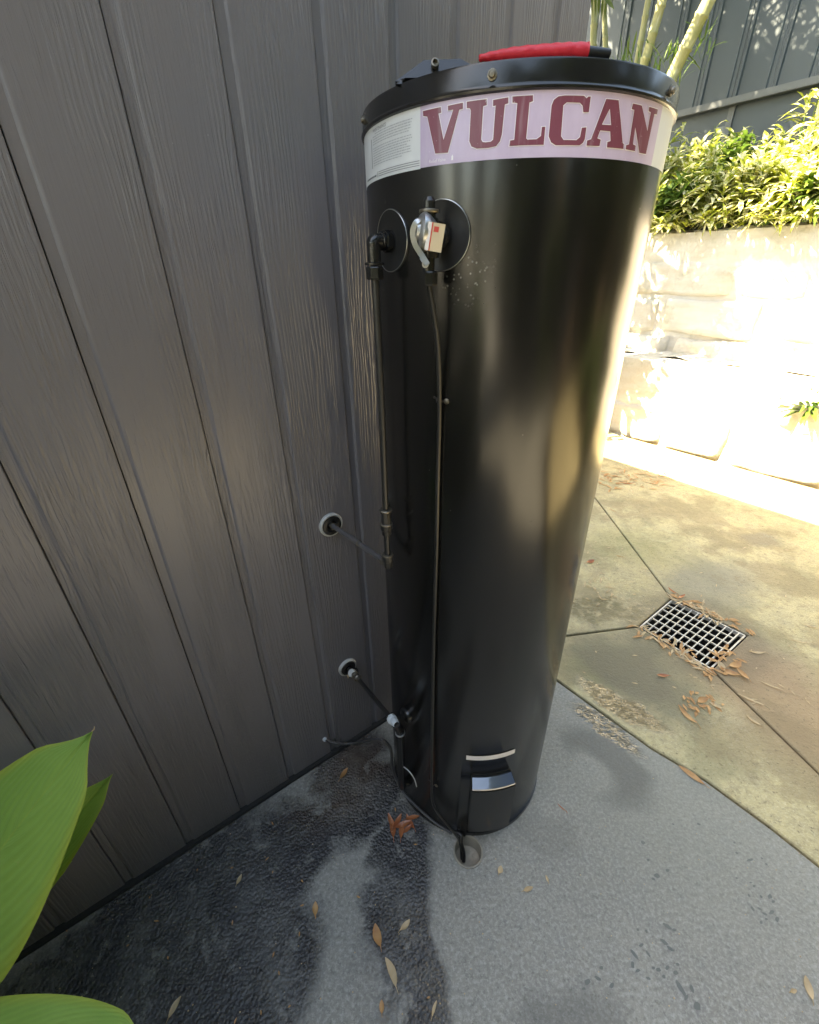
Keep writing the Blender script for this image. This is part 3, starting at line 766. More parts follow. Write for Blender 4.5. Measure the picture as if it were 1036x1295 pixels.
for k in range(9):
    th = t0 + .012 + (t1 - t0 - .024) * k / 8
    m.add([onc(th, z, r) for r, z in ((RB - .0005, .3125), (RB - .002, .3155), (TR + .010, .3300), (TR + .008, .3285))], [])
for k in range(8):
    for i in range(4): m.f.append((k * 4 + i, k * 4 + (i + 1) % 4, (k + 1) * 4 + (i + 1) % 4, (k + 1) * 4 + i))
m.f += [(0, 1, 2, 3), (35, 34, 33, 32)]
m.build('cover_sky_sheen', MAT['sky_sheen'], tank, smooth=True, angle=30)  # added piece that carries the painted sky reflection
m = MB(); m.lathe([(.20, .0), (TR + .002, .0), (TR + .003, .006), (TR + .002, .016), (TR - .004, .0165)], AX, (0, 0, 1), 96); m.build('base_ring', MAT['black_gloss'], tank, smooth=True, angle=30)
m = MB()   # flat flange beside the cover
for k in range(3):
    th = t0 - .11 + .11 * k / 2
    m.add([onc(th, z, r) for r, z in ((TR - .001, .01), (TR + .012, .01), (TR + .012, .325), (TR - .001, .325))], [])
for k in range(2):
    for i in range(4): m.f.append((k * 4 + i, k * 4 + (i + 1) % 4, (k + 1) * 4 + (i + 1) % 4, (k + 1) * 4 + i))
m.f += [(0, 1, 2, 3), (11, 10, 9, 8)]
m.build('cover_flange', MAT['black_gloss'], tank, bevel=.003, smooth=True, angle=30)

# ---- fittings near the top
def disc(th, z, rad_, name='seal_disc'):
    m = MB(); rings = [(.0165, -.001), (.0170, .0025), (.024, .0034), (rad_ - .003, .0028), (rad_ - .0012, .0036), (rad_, .0024), (rad_ + .0003, -.001)]; seg = 48
    for (rr, h) in rings:
        for k in range(seg):
            q = 2 * PI * k / seg; m.v.append(onc(th + rr * math.cos(q) / TR, z + rr * math.sin(q), TR + h))
    for i in range(len(rings) - 1):
        for k in range(seg): m.f.append((i * seg + k, i * seg + (k + 1) % seg, (i + 1) * seg + (k + 1) % seg, (i + 1) * seg + k))
    o = m.build(name, MAT['black_rubber'], tank, smooth=True, angle=50)
    e = MB(); pts = []
    for k in range(49):
        q = 2 * PI * k / 48; pts.append(onc(th + (rad_ - .0009) * math.cos(q) / TR, z + (rad_ - .0009) * math.sin(q), TR + .0033))
    e.tube(pts, .0007, 5, cap=False); e.build('disc_lip', MAT['chrome'], o, smooth=True)
    h = MB(); h.lathe([(.0, .0005), (.0172, .0008)], onc(th, z), Vector((math.cos(th), math.sin(th), 0)), 24); h.build('hole', MAT['dark_void'], o)
    return o
D1 = (rad(-145.2), 1.648); D2 = (rad(-121.3), 1.650)
disc(*D1, .0455); disc(*D2, .0475)
def rdir(th): return Vector((math.cos(th), math.sin(th), 0))
def hexnut(o, axis, r, h, mat, parent, name='nut', seg=6):
    m = MB(); m.lathe([(0, 0), (r * .93, 0), (r, h * .12), (r, h * .88), (r * .93, h), (0, h)], o, axis, seg); return m.build(name, mat, parent, bevel=.0008)
EL = .035
p_out = onc(D1[0], D1[1], TR + EL)
m = MB(); m.tube(smooth_path([onc(D1[0], D1[1], TR - .004), onc(D1[0], D1[1], TR + .022), onc(D1[0], D1[1] - .001, TR + .034), onc(D1[0], D1[1] - .009, TR + EL), onc(D1[0], D1[1] - .034, TR + EL)], 6), .0115, 16)
elb = m.build('outlet_elbow', MAT['black_gloss'], tank, smooth=True)
hexnut(onc(*D1, TR + .003), rdir(D1[0]), .0165, .013, MAT['black_gloss'], elb, seg=6)
m = MB(); m.lathe([(.0115, 0), (.0135, .001), (.0135, .003), (.0115, .004)], onc(*D1, TR + .018), rdir(D1[0]), 20); m.build('collar', MAT['black_gloss'], elb, smooth=True)
pb = onc(D1[0], D1[1], TR + EL)
hexnut(pb + Vector((0, 0, -.056)), (0, 0, 1), .0155, .020, MAT['black_gloss'], elb, seg=8)
m = MB(); m.lathe([(.0125, 0), (.0165, .001), (.0165, .004), (.0125, .005)], pb + Vector((0, 0, -.035)), (0, 0, 1), 20); m.build('collar', MAT['black_gloss'], elb, smooth=True)
# hot pipe runs straight down to the coupling and the lower elbow
def vseg(z): return Vector((pb.x, pb.y, z))
zc = cyl(489, 660, TR + EL).z; ze = cyl(491, 712, TR + EL).z
m = MB(); m.tube([vseg(D1[1] - .05), vseg(1.4) + Vector((.0015, 0, 0)), vseg(zc + .01)], .0068, 12); hp = m.build('outlet_pipe', MAT['black_paint_pipe'], tank, smooth=True)
m = MB(); m.lathe([(.007, .030), (.012, .030), (.0135, .028), (.0135, .024), (.0105, .023), (.0105, .012), (.0115, .006), (.0115, -.004), (.0135, -.006), (.0135, -.018), (.011, -.022), (.011, -.032), (.007, -.033)], vseg(zc), (0, 0, 1), 10); m.build('coupling', MAT['black_paint_pipe'], hp, smooth=True, angle=25)
m = MB(); m.lathe([(.0075, .0315), (.0125, .0312), (.0140, .0295), (.0140, .0275)], vseg(zc), (0, 0, 1), 20); m.build('coupling_ring', MAT['brass'], hp, smooth=True)
m = MB(); m.lathe([(.0115, -.0030), (.0142, -.0045), (.0142, -.0065), (.013, -.0075)], vseg(zc), (0, 0, 1), 20); m.build('coupling_ring', MAT['brass'], hp, smooth=True)
m = MB(); m.tube([vseg(zc - .03), vseg(ze)], .0068, 12); m.build('pipe_length', MAT['black_paint_pipe'], hp, smooth=True)
m = MB(); m.lathe([(.007, .024), (.0125, .023), (.0130, .008), (.0105, .006), (.0105, -.008), (.009, -.012), (0, -.013)], vseg(ze), (0, 0, 1), 12); m.build('lower_elbow', MAT['black_paint_pipe'], hp, smooth=True, angle=25)
m = MB(); m.lathe([(.0075, .0252), (.013, .0245), (.0138, .022)], vseg(ze), (0, 0, 1), 20); m.build('coupling_ring', MAT['brass'], hp, smooth=True)
w1 = wallhit(418, 663)
dirp = (w1 - vseg(ze - .001)).normalized()
hexnut(vseg(ze - .001) + dirp * .008, dirp, .0115, .014, MAT['brass'], hp)
m = MB(); m.tube([vseg(ze - .001) + dirp * .015, w1 - dirp * .004], .0070, 12); m.build('wall_pipe', MAT['grey_pipe'], hp, smooth=True)
mid = vseg(ze).lerp(w1, .45); m = MB(); m.lathe([(.007, -.003), (.0085, -.002), (.0085, .002), (.007, .003)], mid, dirp, 14); m.build('pipe_joint', MAT['brass'], hp, smooth=True)

def escutcheon(c, r, nutdir=None):
    e = empty('wall_flange', c, label=None)
    m = MB(); m.lathe([(r, 0), (r, .006), (r * .93, .010), (r * .84, .010), (r * .80, .007), (.012, .006)], c, WN, 40); m.build('outer_ring', MAT['white_plastic'], e, smooth=True, angle=30)
    m = MB(); m.lathe([(r * .80, .0072), (r * .78, .012), (r * .55, .014), (.012, .011), (.011, .004)], c, WN, 40); m.build('rubber_cone', MAT['black_rubber'], e, smooth=True, angle=30)
    return e
f1 = escutcheon(w1, .036); tag(f1, 'upper round wall flange with a thin pipe leaving its black centre', 'pipe flange')
hexnut(w1 + WN * .008, WN + Vector((.25, 0, 0)), .011, .018, MAT['brass'], f1)
w2 = wallhit(439, 843)
f2 = escutcheon(w2, .034); tag(f2, 'lower round wall flange behind the white capped valve', 'pipe flange')
# inlet valve with white cap, pipe down to taped joint
vp = empty('inlet_valve', w2, label='small inlet valve with white round cap and pipe running down to the tank foot', cat='valve')
vc = w2 + WN * .034 + WD * .004 + Vector((0, 0, -.002))
m = MB(); m.tube([w2, vc], .0105, 14); m.build('valve_stub', MAT['black_gloss'], vp, smooth=True)
capd = Vector((-.15, -.75, .65)).normalized()
m = MB(); m.lathe([(.0, -.022), (.0145, -.02), (.0155, -.004), (.0155, .010), (.014, .012)], vc, capd, 24); m.build('valve_body', MAT['black_gloss'], vp, smooth=True)
m = MB(); m.lathe([(.0142, .0105), (.0138, .016), (.0115, .0185), (0, .019)], vc, capd, 24); m.build('valve_cap', MAT['white_plastic'], vp, smooth=True)
jt = cyl(497, 911, TR + .05)
dj = (jt - vc).normalized()
m = MB(); m.lathe([(.009, .012), (.0125, .014), (.0125, .024), (.0095, .026), (.0095, .030), (.0130, .031), (.0130, .044), (.0100, .047), (.0075, .056), (.0068, .066)], vc, dj, 10); m.build('union', MAT['brass'], vp, smooth=True, angle=25)
m = MB(); m.tube([vc + dj * .055, jt], .0072, 12); m.build('inlet_pipe', MAT['black_paint_pipe'], vp, smooth=True)
m = MB(); m.tube([w2 + WN * .010 + Vector((-.008, 0, -.022)), w2 + WN * .018 + Vector((-.006, 0, -.032)), w2 + WN * .016 + Vector((-.008, 0, -.044))], [.005, .004, .001], 6); m.build('frayed_string', MAT['tan_leaf'], vp, smooth=True)
# taped joint and fat elbow beside the tank
m = MB(); m.lathe([(.007, -.016), (.0135, -.013), (.0145, -.002), (.0115, .0), (.0125, .010), (.0105, .018), (.008, .022)], jt, dj, 9); tj = m.build('taped_joint', MAT['pale_tape'], tank, smooth=True, angle=25)
la = cyl(506, 925, TR + .024); lb = cyl(507, 988, TR + .024)
lb = Vector((la.x, la.y, lb.z))
m = MB(); m.tube(smooth_path([jt + dj * .018, (jt + dj * .03).lerp(la, .6), la + Vector((0, 0, -.012)), lb, lb + Vector((.004, .012, -.018)), onc(math.atan2(lb.y - TY, lb.x - TX), lb.z - .026, TR - .005)], 6), .0125, 16); lp = m.build('inlet_sleeve', MAT['black_gloss'], tank, smooth=True)
m = MB(); m.lathe([(.0125, -.003), (.0150, -.002), (.0150, .003), (.0125, .004)], la + Vector((0, 0, -.006)), (0, 0, 1), 18); m.build('collar', MAT['chrome'], lp, smooth=True)
tb, zb = cyl_az(515, 904)
m = MB(); m.lathe([(.024, -.002), (.024, .006), (.020, .011), (.012, .013), (0, .013)], onc(tb, zb), rdir(tb), 24); m.build('blanking_plug', MAT['black_gloss'], tank, smooth=True)

# relief valve
rv = empty('relief_valve', onc(*D2), label='relief valve with bent lever and cream red tag mounted high on the tank', cat='valve')
rd = rdir(D2[0]); tg = Vector((-rd.y, rd.x, 0)); UP = Vector((0, 0, 1))
ro = onc(D2[0], D2[1], TR)
m = MB(); m.lathe([(.013, -.004), (.013, .008), (.019, .009), (.020, .022), (.014, .024), (.014, .05), (.0, .051)], ro, rd, 16); m.build('valve_body', MAT['black_gloss'], rv, smooth=True, angle=30)
vc2 = ro + rd * .040
m = MB(); m.lathe([(.0, -.048), (.0095, -.048), (.0095, -.030), (.0155, -.029), (.0165, -.018), (.016, .010), (.0135, .020), (.010, .022), (.010, .026), (.013, .027), (.013, .032), (.009, .033), (.009, .041), (.006, .046), (0, .047)], vc2 + UP * .000, UP, 16); m.build('valve_column', MAT['black_gloss'], rv, smooth=True, angle=30)
m = MB(); m.lathe([(.0135, .0268), (.0142, .028), (.0142, .030), (.0135, .0312)], vc2, UP, 20); m.build('column_ring', MAT['brass'], rv, smooth=True)
hexnut(vc2 + UP * -.066, UP, .0145, .020, MAT['black_gloss'], rv, seg=8)
side = (-tg if tg.x > 0 else tg)          # towards the picture's left
hc = cyl(536, 294, TR + .055); out = (rd * .55 + side * .62 + UP * .12).normalized()
m = MB(); m.lathe([(.0, -.020), (.015, -.016), (.0225, -.006), (.0245, .000), (.0245, .004), (.021, .008), (.017, .009), (.016, .013), (.010, .015), (0, .0155)], hc, out, 24); m.build('valve_bonnet', MAT['chrome'], rv, smooth=True, angle=35)
def strap(pts, w, t, wdir):
    m = MB(); n = len(pts); vs = []
    for i, p in enumerate(pts):
        T = (pts[min(i + 1, n - 1)] - pts[max(i - 1, 0)]).normalized(); W = (wdir - T * wdir.dot(T)).normalized(); N = T.cross(W)
        for a, b in ((-1, -1), (1, -1), (1, 1), (-1, 1)): vs.append(p + W * (a * w / 2) + N * (b * t / 2))
    fs = [(i * 4 + k, i * 4 + (k + 1) % 4, (i + 1) * 4 + (k + 1) % 4, (i + 1) * 4 + k) for i in range(n - 1) for k in range(4)] + [(0, 1, 2, 3), (n * 4 - 1, n * 4 - 2, n * 4 - 3, n * 4 - 4)]
    m.add(vs, fs); return m
lev = smooth_path([cyl(534, 279, TR + .068), cyl(526, 282, TR + .074), cyl(522, 294, TR + .076), cyl(525, 309, TR + .074), cyl(533, 322, TR + .070), cyl(541, 335, TR + .068)], 6)
tocv = (CAM - hc).normalized()
strap(lev, .0075, .0032, tocv.cross(UP)).build('lever', MAT['chrome'], rv, smooth=True, bevel=.0006)
m = MB(); m.lathe([(.0024, -.001), (.0050, -.001), (.0050, .001), (.0024, .001)], cyl(538, 334, TR + .069), tocv, 12); m.build('lever_eye', MAT['chrome'], rv, smooth=True)
# the small card tag, facing outwards
tc = cyl(550, 300, TR + .068); front = (tocv + rd * .2).normalized(); tx = UP.cross(front).normalized(); tu = front.cross(tx).normalized(); q_ = rad(-10)
tx, tu = tx * math.cos(q_) + tu * math.sin(q_), tu * math.cos(q_) - tx * math.sin(q_)
m = MB(); m.box(tc, tx * .0120, tu * .0170, front * .0006); tgo = m.build('card_tag', MAT['cream_tag'], rv)
m = MB(); m.box(tc - tx * .0055 + front * .0008, tx * .0008, tu * .0168, front * .0001); m.build('red_line', MAT['red_tag'], tgo)
m = MB(); m.box(tc + tx * .0005 + tu * .0095 + front * .0008, tx * .0034, tu * .0032, front * .0001); m.build('red_mark', MAT['red_tag'], tgo)
m = MB(); m.box(tc - tx * .0093 + front * .0008, tx * .0026, tu * .0168, front * .0001); m.build('white_margin', MAT['sticker'], tgo)
# relief line down the tank into the floor waste
path = [vc2 - UP * .060] + [cyl(u, v, TR + r) for u, v, r in ((549, 400, .030), (554, 440, .020), (556, 508, .010), (554, 600, .008), (552, 700, .008), (549, 800, .008), (547, 900, .008), (546, 985, .008), (547, 1012, .008), (553, 1027, .008), (566, 1043, .010))]
endp = gnd(582, 1066, .012); path += [gnd(576, 1055, .03), endp, DR + Vector((-.018, .000, -.045))]
m = MB(); m.tube(smooth_path(path, 5), .0042, 10); rl = m.build('relief_line', MAT['black_paint_pipe'], tank, smooth=True)
def saddle(u, v, du=-14):
    th, z = cyl_az(u, v, TR + .003)
    m = MB(); pts = [onc(th + a, z + b, TR + r) for a, b, r in ((-.075, .004, .001), (-.045, .002, .003), (-.03, 0, .012), (-.008, 0, .012), (.006, 0, .003), (.03, -.001, .002))]
    o = strap(smooth_path(pts, 3), .004, .001, UP).build('pipe_clip', MAT['black_paint_pipe'], tank)
    e = MB(); e.lathe([(.0032, 0), (.0052, .0006), (.0052, .002), (.004, .0028), (.0, .003)], onc(th + .028, z, TR + .002), rdir(th + .028), 12); e.build('clip_screw', MAT['brass'], o, smooth=True)
saddle(560, 507); saddle(549, 992)
# corrugated conduit from the wall round the tank foot
cw = empty('corrugated_conduit', wallhit(410, 934), label='thin grey corrugated conduit curving from the wall base around the tank foot', cat='conduit')
cpts = [wallhit(410, 934, .002), wallhit(424, 940, .03), wallhit(450, 940, .07), cyl(478, 935, TR + .075), cyl(490, 941, TR + .05), cyl(495, 952, TR + .035), cyl(496, 968, TR + .03), cyl(501, 985, TR + .022), cyl(511, 1003, TR + .018), cyl(530, 1023, TR + .016), cyl(551, 1041, TR + .016), cyl(572, 1054, TR + .016)]
sp_path = smooth_path(cpts, 30)
# resample for ribs
res = [sp_path[0]]; acc = 0
for i in range(1, len(sp_path)):
    seg_l = (sp_path[i] - sp_path[i - 1]).length
    while acc + seg_l >= .0016:
        t_ = (.0016 - acc) / seg_l; q = sp_path[i - 1].lerp(sp_path[i], t_); res.append(q); sp_path[i - 1] = q; seg_l = (sp_path[i] - q).length; acc = 0
    acc += seg_l
m = MB(); m.tube(res, [.0050 if (i // 2) % 2 else .0040 for i in range(len(res))], 10); m.build('conduit_tube', MAT['grey_conduit'], cw, smooth=True, angle=60)
m = MB(); m.lathe([(.004, 0), (.008, .001), (.007, .008), (.005, .012)], cpts[0], WN, 8); m.build('wall_gland', MAT['pale_tape'], cw, smooth=True)
# black cable ending over the waste and a thin white wire loop
lc_ = smooth_path([cyl(508, 968, TR + .02), cyl(517, 975, TR + .03), cyl(524, 985, TR + .022), cyl(527, 995, TR + .012)], 6)
m = MB(); m.tube(lc_, .0016, 8); m.build('white_wire', MAT['label_white'], tank, smooth=True)
bc = smooth_path([onc(rad(-104), .03, TR + .012), gnd(583, 1056, .035), gnd(583, 1066, .018), DR + Vector((-.012, .006, -.02)), DR + Vector((-.012, -.004, -.05))], 6)
m = MB(); m.tube(bc, .0062, 10); m.build('drain_tube', MAT['black_rubber'], tank, smooth=True)

# ================================================================== things lying on the lid
rb = empty('red_bundle', (.36, 1.0, ZT), label='red folded nylon bundle with black rod lying on top of the tank lid', cat='folded umbrella')
def tp(u, v, y): return plane(u, v, Vector((0, y, 0)), Vector((0, 1, 0)))
yb = .90
pl = [tp(606, 73.5, yb), tp(628, 71, yb), tp(655, 68.5, yb), tp(690, 66, yb), tp(718, 65, yb), tp(743, 64.5, yb)]
low = min(p.z for p in pl)
m = MB(); rsz = [.0035, .0065, .0085, .0092, .0098, .0098]
pl2 = smooth_path(pl, 6)
rs2 = [rsz[min(int(i / 6), 4)] + (rsz[min(int(i / 6) + 1, 5)] - rsz[min(int(i / 6), 4)]) * (i % 6) / 6 + .0005 * math.sin(i * 1.9) for i in range(len(pl2))]
m.tube(pl2, rs2, 14); ob = m.build('red_fabric', MAT['red_cloth'], rb, smooth=True, angle=80)
for k in range(3):
    m = MB(); off = Vector((0, -.0075 + .003 * k, -.002 + .004 * k)); m.tube([p + off * (rs2[min(i * 6, len(rs2) - 1)] / .0125) + Vector((0, 0, .001 * math.sin(i * 2 + k))) for i, p in enumerate(pl)], [.001, .002, .0025, .002, .003, .002], 8); m.build('fabric_fold', MAT['red_cloth'], rb, smooth=True)
q0, q1 = tp(742, 66, yb), tp(771, 68.5, yb)
m = MB(); m.tube([q0, q0.lerp(q1, .5), q1], [.0075, .0068, .006], 12); m.build('black_rod', MAT['black_rubber'], rb, smooth=True)
m = MB(); m.box(Vector((.325, .93, ZT + .0135)), Vector((.06, 0, 0)), Vector((0, .02, 0)), UP * .0105); m.build('black_pad', MAT['black_rubber'], rb, bevel=.004)

# ================================================================== RETAINING WALL, GARDEN
SG = 3.97; SU = 4.55
rw = empty('retaining_wall', sn(SG, 0), label='rough sandstone block retaining wall, two tiers, behind the patio', cat='retaining wall')
def stone_mesh(seed, w, h, d):
    rnd = random.Random(seed); bm = bmesh.new(); bmesh.ops.create_cube(bm, size=1)
    bmesh.ops.subdivide_edges(bm, edges=bm.edges[:], cuts=4, use_grid_fill=True)
    off = Vector((seed * 3.1, seed * 1.7, 0))
    for v in bm.verts:
        c = v.co; r = Vector((max(-.42, min(.42, c.x)), max(-.42, min(.42, c.y)), max(-.42, min(.42, c.z))))
        dd = c - r
        if dd.length > 0: c = r + dd.normalized() * min(dd.length, .035)
        q = Vector((c.x * w, c.y * d, c.z * h))
        nn = noise.noise_vector(q * 3.2 + off) * .035 + noise.noise_vector(q * 9 + off) * .014
        q += nn; v.co = WD * q.y + WN * q.x + UP * q.z
    me = bpy.data.meshes.new('stone'); bm.to_mesh(me); bm.free(); me.polygons.foreach_set('use_smooth', [True] * len(me.polygons)); me.materials.append(MAT['stone']); return me
rndw = random.Random(5)
sc_ = {}
def course(s, z, h, n0, n1, depth):
    n = n0
    while n < n1:
        w = rndw.choice([.56, .78, .95, 1.2]); key = (w, h, depth, rndw.randint(0, 1))
        if key not in sc_: sc_[key] = stone_mesh(len(sc_) + 1, w - .006, h - .006, depth)
        o = bpy.data.objects.new('stone', sc_[key]); COL.objects.link(o); o.parent = rw
        o.location = sn(s + depth / 2 + rndw.uniform(-.02, .03), n + w / 2, z + h / 2) - wloc(rw)
        n += w
course(SG, -.04, .40, -3.2, 3.4, .55); course(SG + .05, .36, .44, -3.0, 3.4, .55)
course(SU - .03, .62, .34, -3.2, 3.6, .5); course(SU, .96, .36, -3.2, 3.6, .5); course(SU + .03, 1.32, .32, -3.0, 3.6, .5); course(SU + .06, 1.64, .28, -3.2, 3.6, .5)
m = MB(); m.box(sn(SG + .26, .2, .30), WD * .2, WN * 3.3, UP * .48); m.box(sn(SU + .22, .2, 1.24), WD * .17, WN * 3.3, UP * .64); m.build('pale_joint_fill', MAT['stone'], rw)  # pale fill added behind the stones so joints look washed out by sun
m = MB(); m.box(sn(SU + .62, .2, .85), WD * .18, WN * 3.6, UP * .9); m.build('wall_core', MAT['soil'], rw)
# ledge and bed soil, uneven sheets
def sheet(name, s0, s1, n0, n1, zf, mat, parent, amp, k=40):
    m = MB(); nx = k; ny = max(4, int(k * (s1 - s0) / (n1 - n0)) + 2)
    for i in range(nx + 1):
        for j in range(ny + 1):
            a = n0 + (n1 - n0) * i / nx; b = s0 + (s1 - s0) * j / ny
            p = sn(b, a, 0); p.z = zf(b, a) + amp * noise.noise(Vector((a * 4, b * 4, 1))); m.v.append(p)
    for i in range(nx):
        for j in range(ny):
            q = i * (ny + 1) + j; m.f.append((q, q + ny + 1, q + ny + 2, q + 1))
    return m.build(name, mat, parent, smooth=True, angle=80)
led = sheet('ledge_rubble', SG + .30, SU + .15, -3.0, 3.3, lambda s, n: .79, MAT['stone'], rw, .05)
bed = sheet('garden_bed', SU + .12, 7.6, -4, 5, lambda s, n: 1.90 + .12 * (s - SU), MAT['soil'], None, .08); tag(bed, 'raised garden bed of dark soil above the stone wall', kind='structure')
m = MB(); m.box(sn(5.9, .5, .8), WD * 1.2, WN * 4.4, UP * .95); o = m.build('embankment', MAT['soil']); tag(o, 'earth bank under the raised garden bed', kind='structure')

# ================================================================== BACK FENCE
SF = 6.0
zr = splane(854, 143, SF).z
bf = empty('panel_fence', sn(SF, 0, 2.0), label='dark blue grey steel panel fence above the sunlit garden bed', cat='fence')
w = .36
m = MB(); prof = [(-.178, 0), (-.16, 0), (-.15, -.018), (-.135, -.018), (-.125, 0), (.125, 0), (.135, -.010), (.145, 0), (.178, 0)]
vs = []
base = sn(SF, 0, 0)
for z in (zr, zr + 1.35):
    for a, b in prof: vs.append(base + WN * a - WD * (-b) * 1.0 + UP * z)
for z in (zr, zr + 1.35):
    for a, b in prof: vs.append(base + WN * a + WD * (b + .02) + UP * z)
n = len(prof)
fs = [(i, i + 1, n + i + 1, n + i) for i in range(n - 1)] + [(2 * n + i, 3 * n + i, 3 * n + i + 1, 2 * n + i + 1) for i in range(n - 1)]
fs += [(0, n, 3 * n, 2 * n), (n - 1, 3 * n - 1, 4 * n - 1, 2 * n - 1)]
m.add(vs, fs)
pan = m.build('panel', MAT['fence'], bf)
for k in range(-14, 13):
    if k == 0: continue
    copy_part(pan, bf, WN * (k * w))
m = MB(); m.box(sn(SF - .02, .0, zr - .03), WD * .045, WN * 5.2, UP * .032); m.build('bottom_rail', MAT['fence_rail'], bf, bevel=.005)
m = MB(); m.box(sn(SF + .10, .0, zr - .62), WD * .05, WN * 5.2, UP * .60); m.build('plinth_wall', MAT['fence'], bf)
for k in range(-5, 6):
    m = MB(); m.box(sn(SF + .06, k * 1.08 + .2, zr + .1), WD * .03, WN * .03, UP * 1.25); m.build('post', MAT['fence_rail'], bf)

# ================================================================== PLANTS
def blade(m, base, d, L, w, bend, side=None, seg=4, uv=None):
    """tapered leaf blade, folded along the midrib"""
    d = d.normalized(); side = (side or d.cross(UP)).normalized(); up = side.cross(d)
    k = len(m.v)
    for i in range(seg + 1):
        t = i / seg; p = base + d * (L * t) - UP * (bend * L * t * t)
        ww = w * math.sin(PI * min(.999, (t * .92 + .06))) ** .8
        m.v += [p - side * ww * .5 + up * ww * .12, p, p + side * ww * .5 + up * ww * .12] if i < seg else [p, p, p]
    for i in range(seg):
        a = k + i * 3; m.f += [(a, a + 1, a + 4, a + 3), (a + 1, a + 2, a + 5, a + 4)]
def shrub(loc, r, h, nst, mat, label, seed, L=(.13, .26), w=(.030, .055), group='leafy shrubs in the raised bed'):
    rnd = random.Random(seed); e = empty('leafy_shrub', loc, label=label, cat='shrub', group=group)
    st = MB(); fo = MB()
    for i in range(nst):
        a = rnd.uniform(0, 2 * PI); rr = r * math.sqrt(rnd.random()); top = Vector(loc) + Vector((math.cos(a) * rr, math.sin(a) * rr, h * (1 - .55 * (rr / r) ** 2) * rnd.uniform(.55, 1.08)))
        b0 = Vector(loc) + Vector((math.cos(a) * rr * .3, math.sin(a) * rr * .3, 0)); st.tube([b0, b0.lerp(top, .6) + Vector((0, 0, .03)), top], [.006, .005, .003], 5, cap=False)
        n = rnd.randint(10, 15)
        for k in range(n):
            t = rnd.uniform(.45, 1.0) ** .7; p = b0.lerp(top, t); b = rnd.uniform(0, 2 * PI)
            el = rnd.uniform(.0, 1.1) if t > .8 else rnd.uniform(-.3, .6)
            d = Vector((math.cos(b) * math.cos(el), math.sin(b) * math.cos(el), math.sin(el)))
            blade(fo, p, d, rnd.uniform(*L), rnd.uniform(*w), rnd.uniform(.1, .7), seg=3)
    st.build('stem', MAT['shrub_green'], e, recalc=False); fo.build('foliage', mat, e, recalc=False, smooth=True, angle=90)
    return e
looks = ['yellow green shrub', 'cream variegated shrub', 'bright lime shrub', 'dense green shrub', 'golden leafed shrub']
spots = []
rp = random.Random(11)
rows = ((SU + .22, .0, 'in the front row above the stones'), (SU + .62, .04, 'in the middle of the bed'), (SU + 1.0, .06, 'at the foot of the fence'))
i = 0
us = {0: (808, 848, 888, 930, 972, 1014, 1050), 1: (822, 866, 912, 958, 1004, 1046), 2: (840, 888, 938, 990, 1040)}
place = ['beside the tank edge', 'second from the tank', 'third from the tank', 'fourth from the tank', 'fifth from the tank', 'sixth from the tank', 'farthest from the tank']
for ri, (s, dz, txt) in enumerate(rows):
    for ki, u in enumerate(us[ri]):
        p = splane(u, 280, s); p.z = 1.93 + dz + .05 * ri
        look = (i * 3 + ri) % 5
        hh = [.50, .68, .80][ri] * rp.uniform(.85, 1.15)
        mt = MAT['shrub_green'] if look == 3 else MAT['shrub_leaf']
        shrub(p, .28, hh, 34, mt, looks[look] + ', ' + place[ki] + ', ' + txt, 20 + i); i += 1
# trailing clumps over the stone edge
for k, u in enumerate((845, 905, 962, 1022)):
    p = splane(u, 285, SU + .04); p.z = 1.90
    shrub(p, .16, .16, 16, MAT['shrub_leaf'], 'low trailing plant spilling over the stone edge, ' + ['nearest the tank', 'second along', 'third along', 'at the frame edge'][k], 60 + k, (.10, .18), (.02, .035), 'trailing plants on the stone edge')
# small ferny plant on the lower ledge
fp = splane(1022, 522, SG + .12)
fe = empty('ledge_plant', (fp.x, fp.y, fp.z - .06), label='pale green strappy plant growing on the stone ledge at the right edge', cat='plant')
m = MB(); rnd = random.Random(4)
for k in range(110):
    b = rnd.uniform(0, 2 * PI); el = rnd.uniform(.2, 1.4); d = Vector((math.cos(b) * math.cos(el), math.sin(b) * math.cos(el), math.sin(el)))
    blade(m, Vector((fp.x, fp.y, fp.z)) + d * .02, d, rnd.uniform(.15, .30), .034, rnd.uniform(.2, .7))
m.build('leaves', MAT['shrub_green'], fe, recalc=False)
m = MB(); m.tube([Vector((fp.x, fp.y, fp.z - .08)), Vector((fp.x, fp.y, fp.z + .05))], [.02, .012], 8); m.build('stem', MAT['bark'], fe)

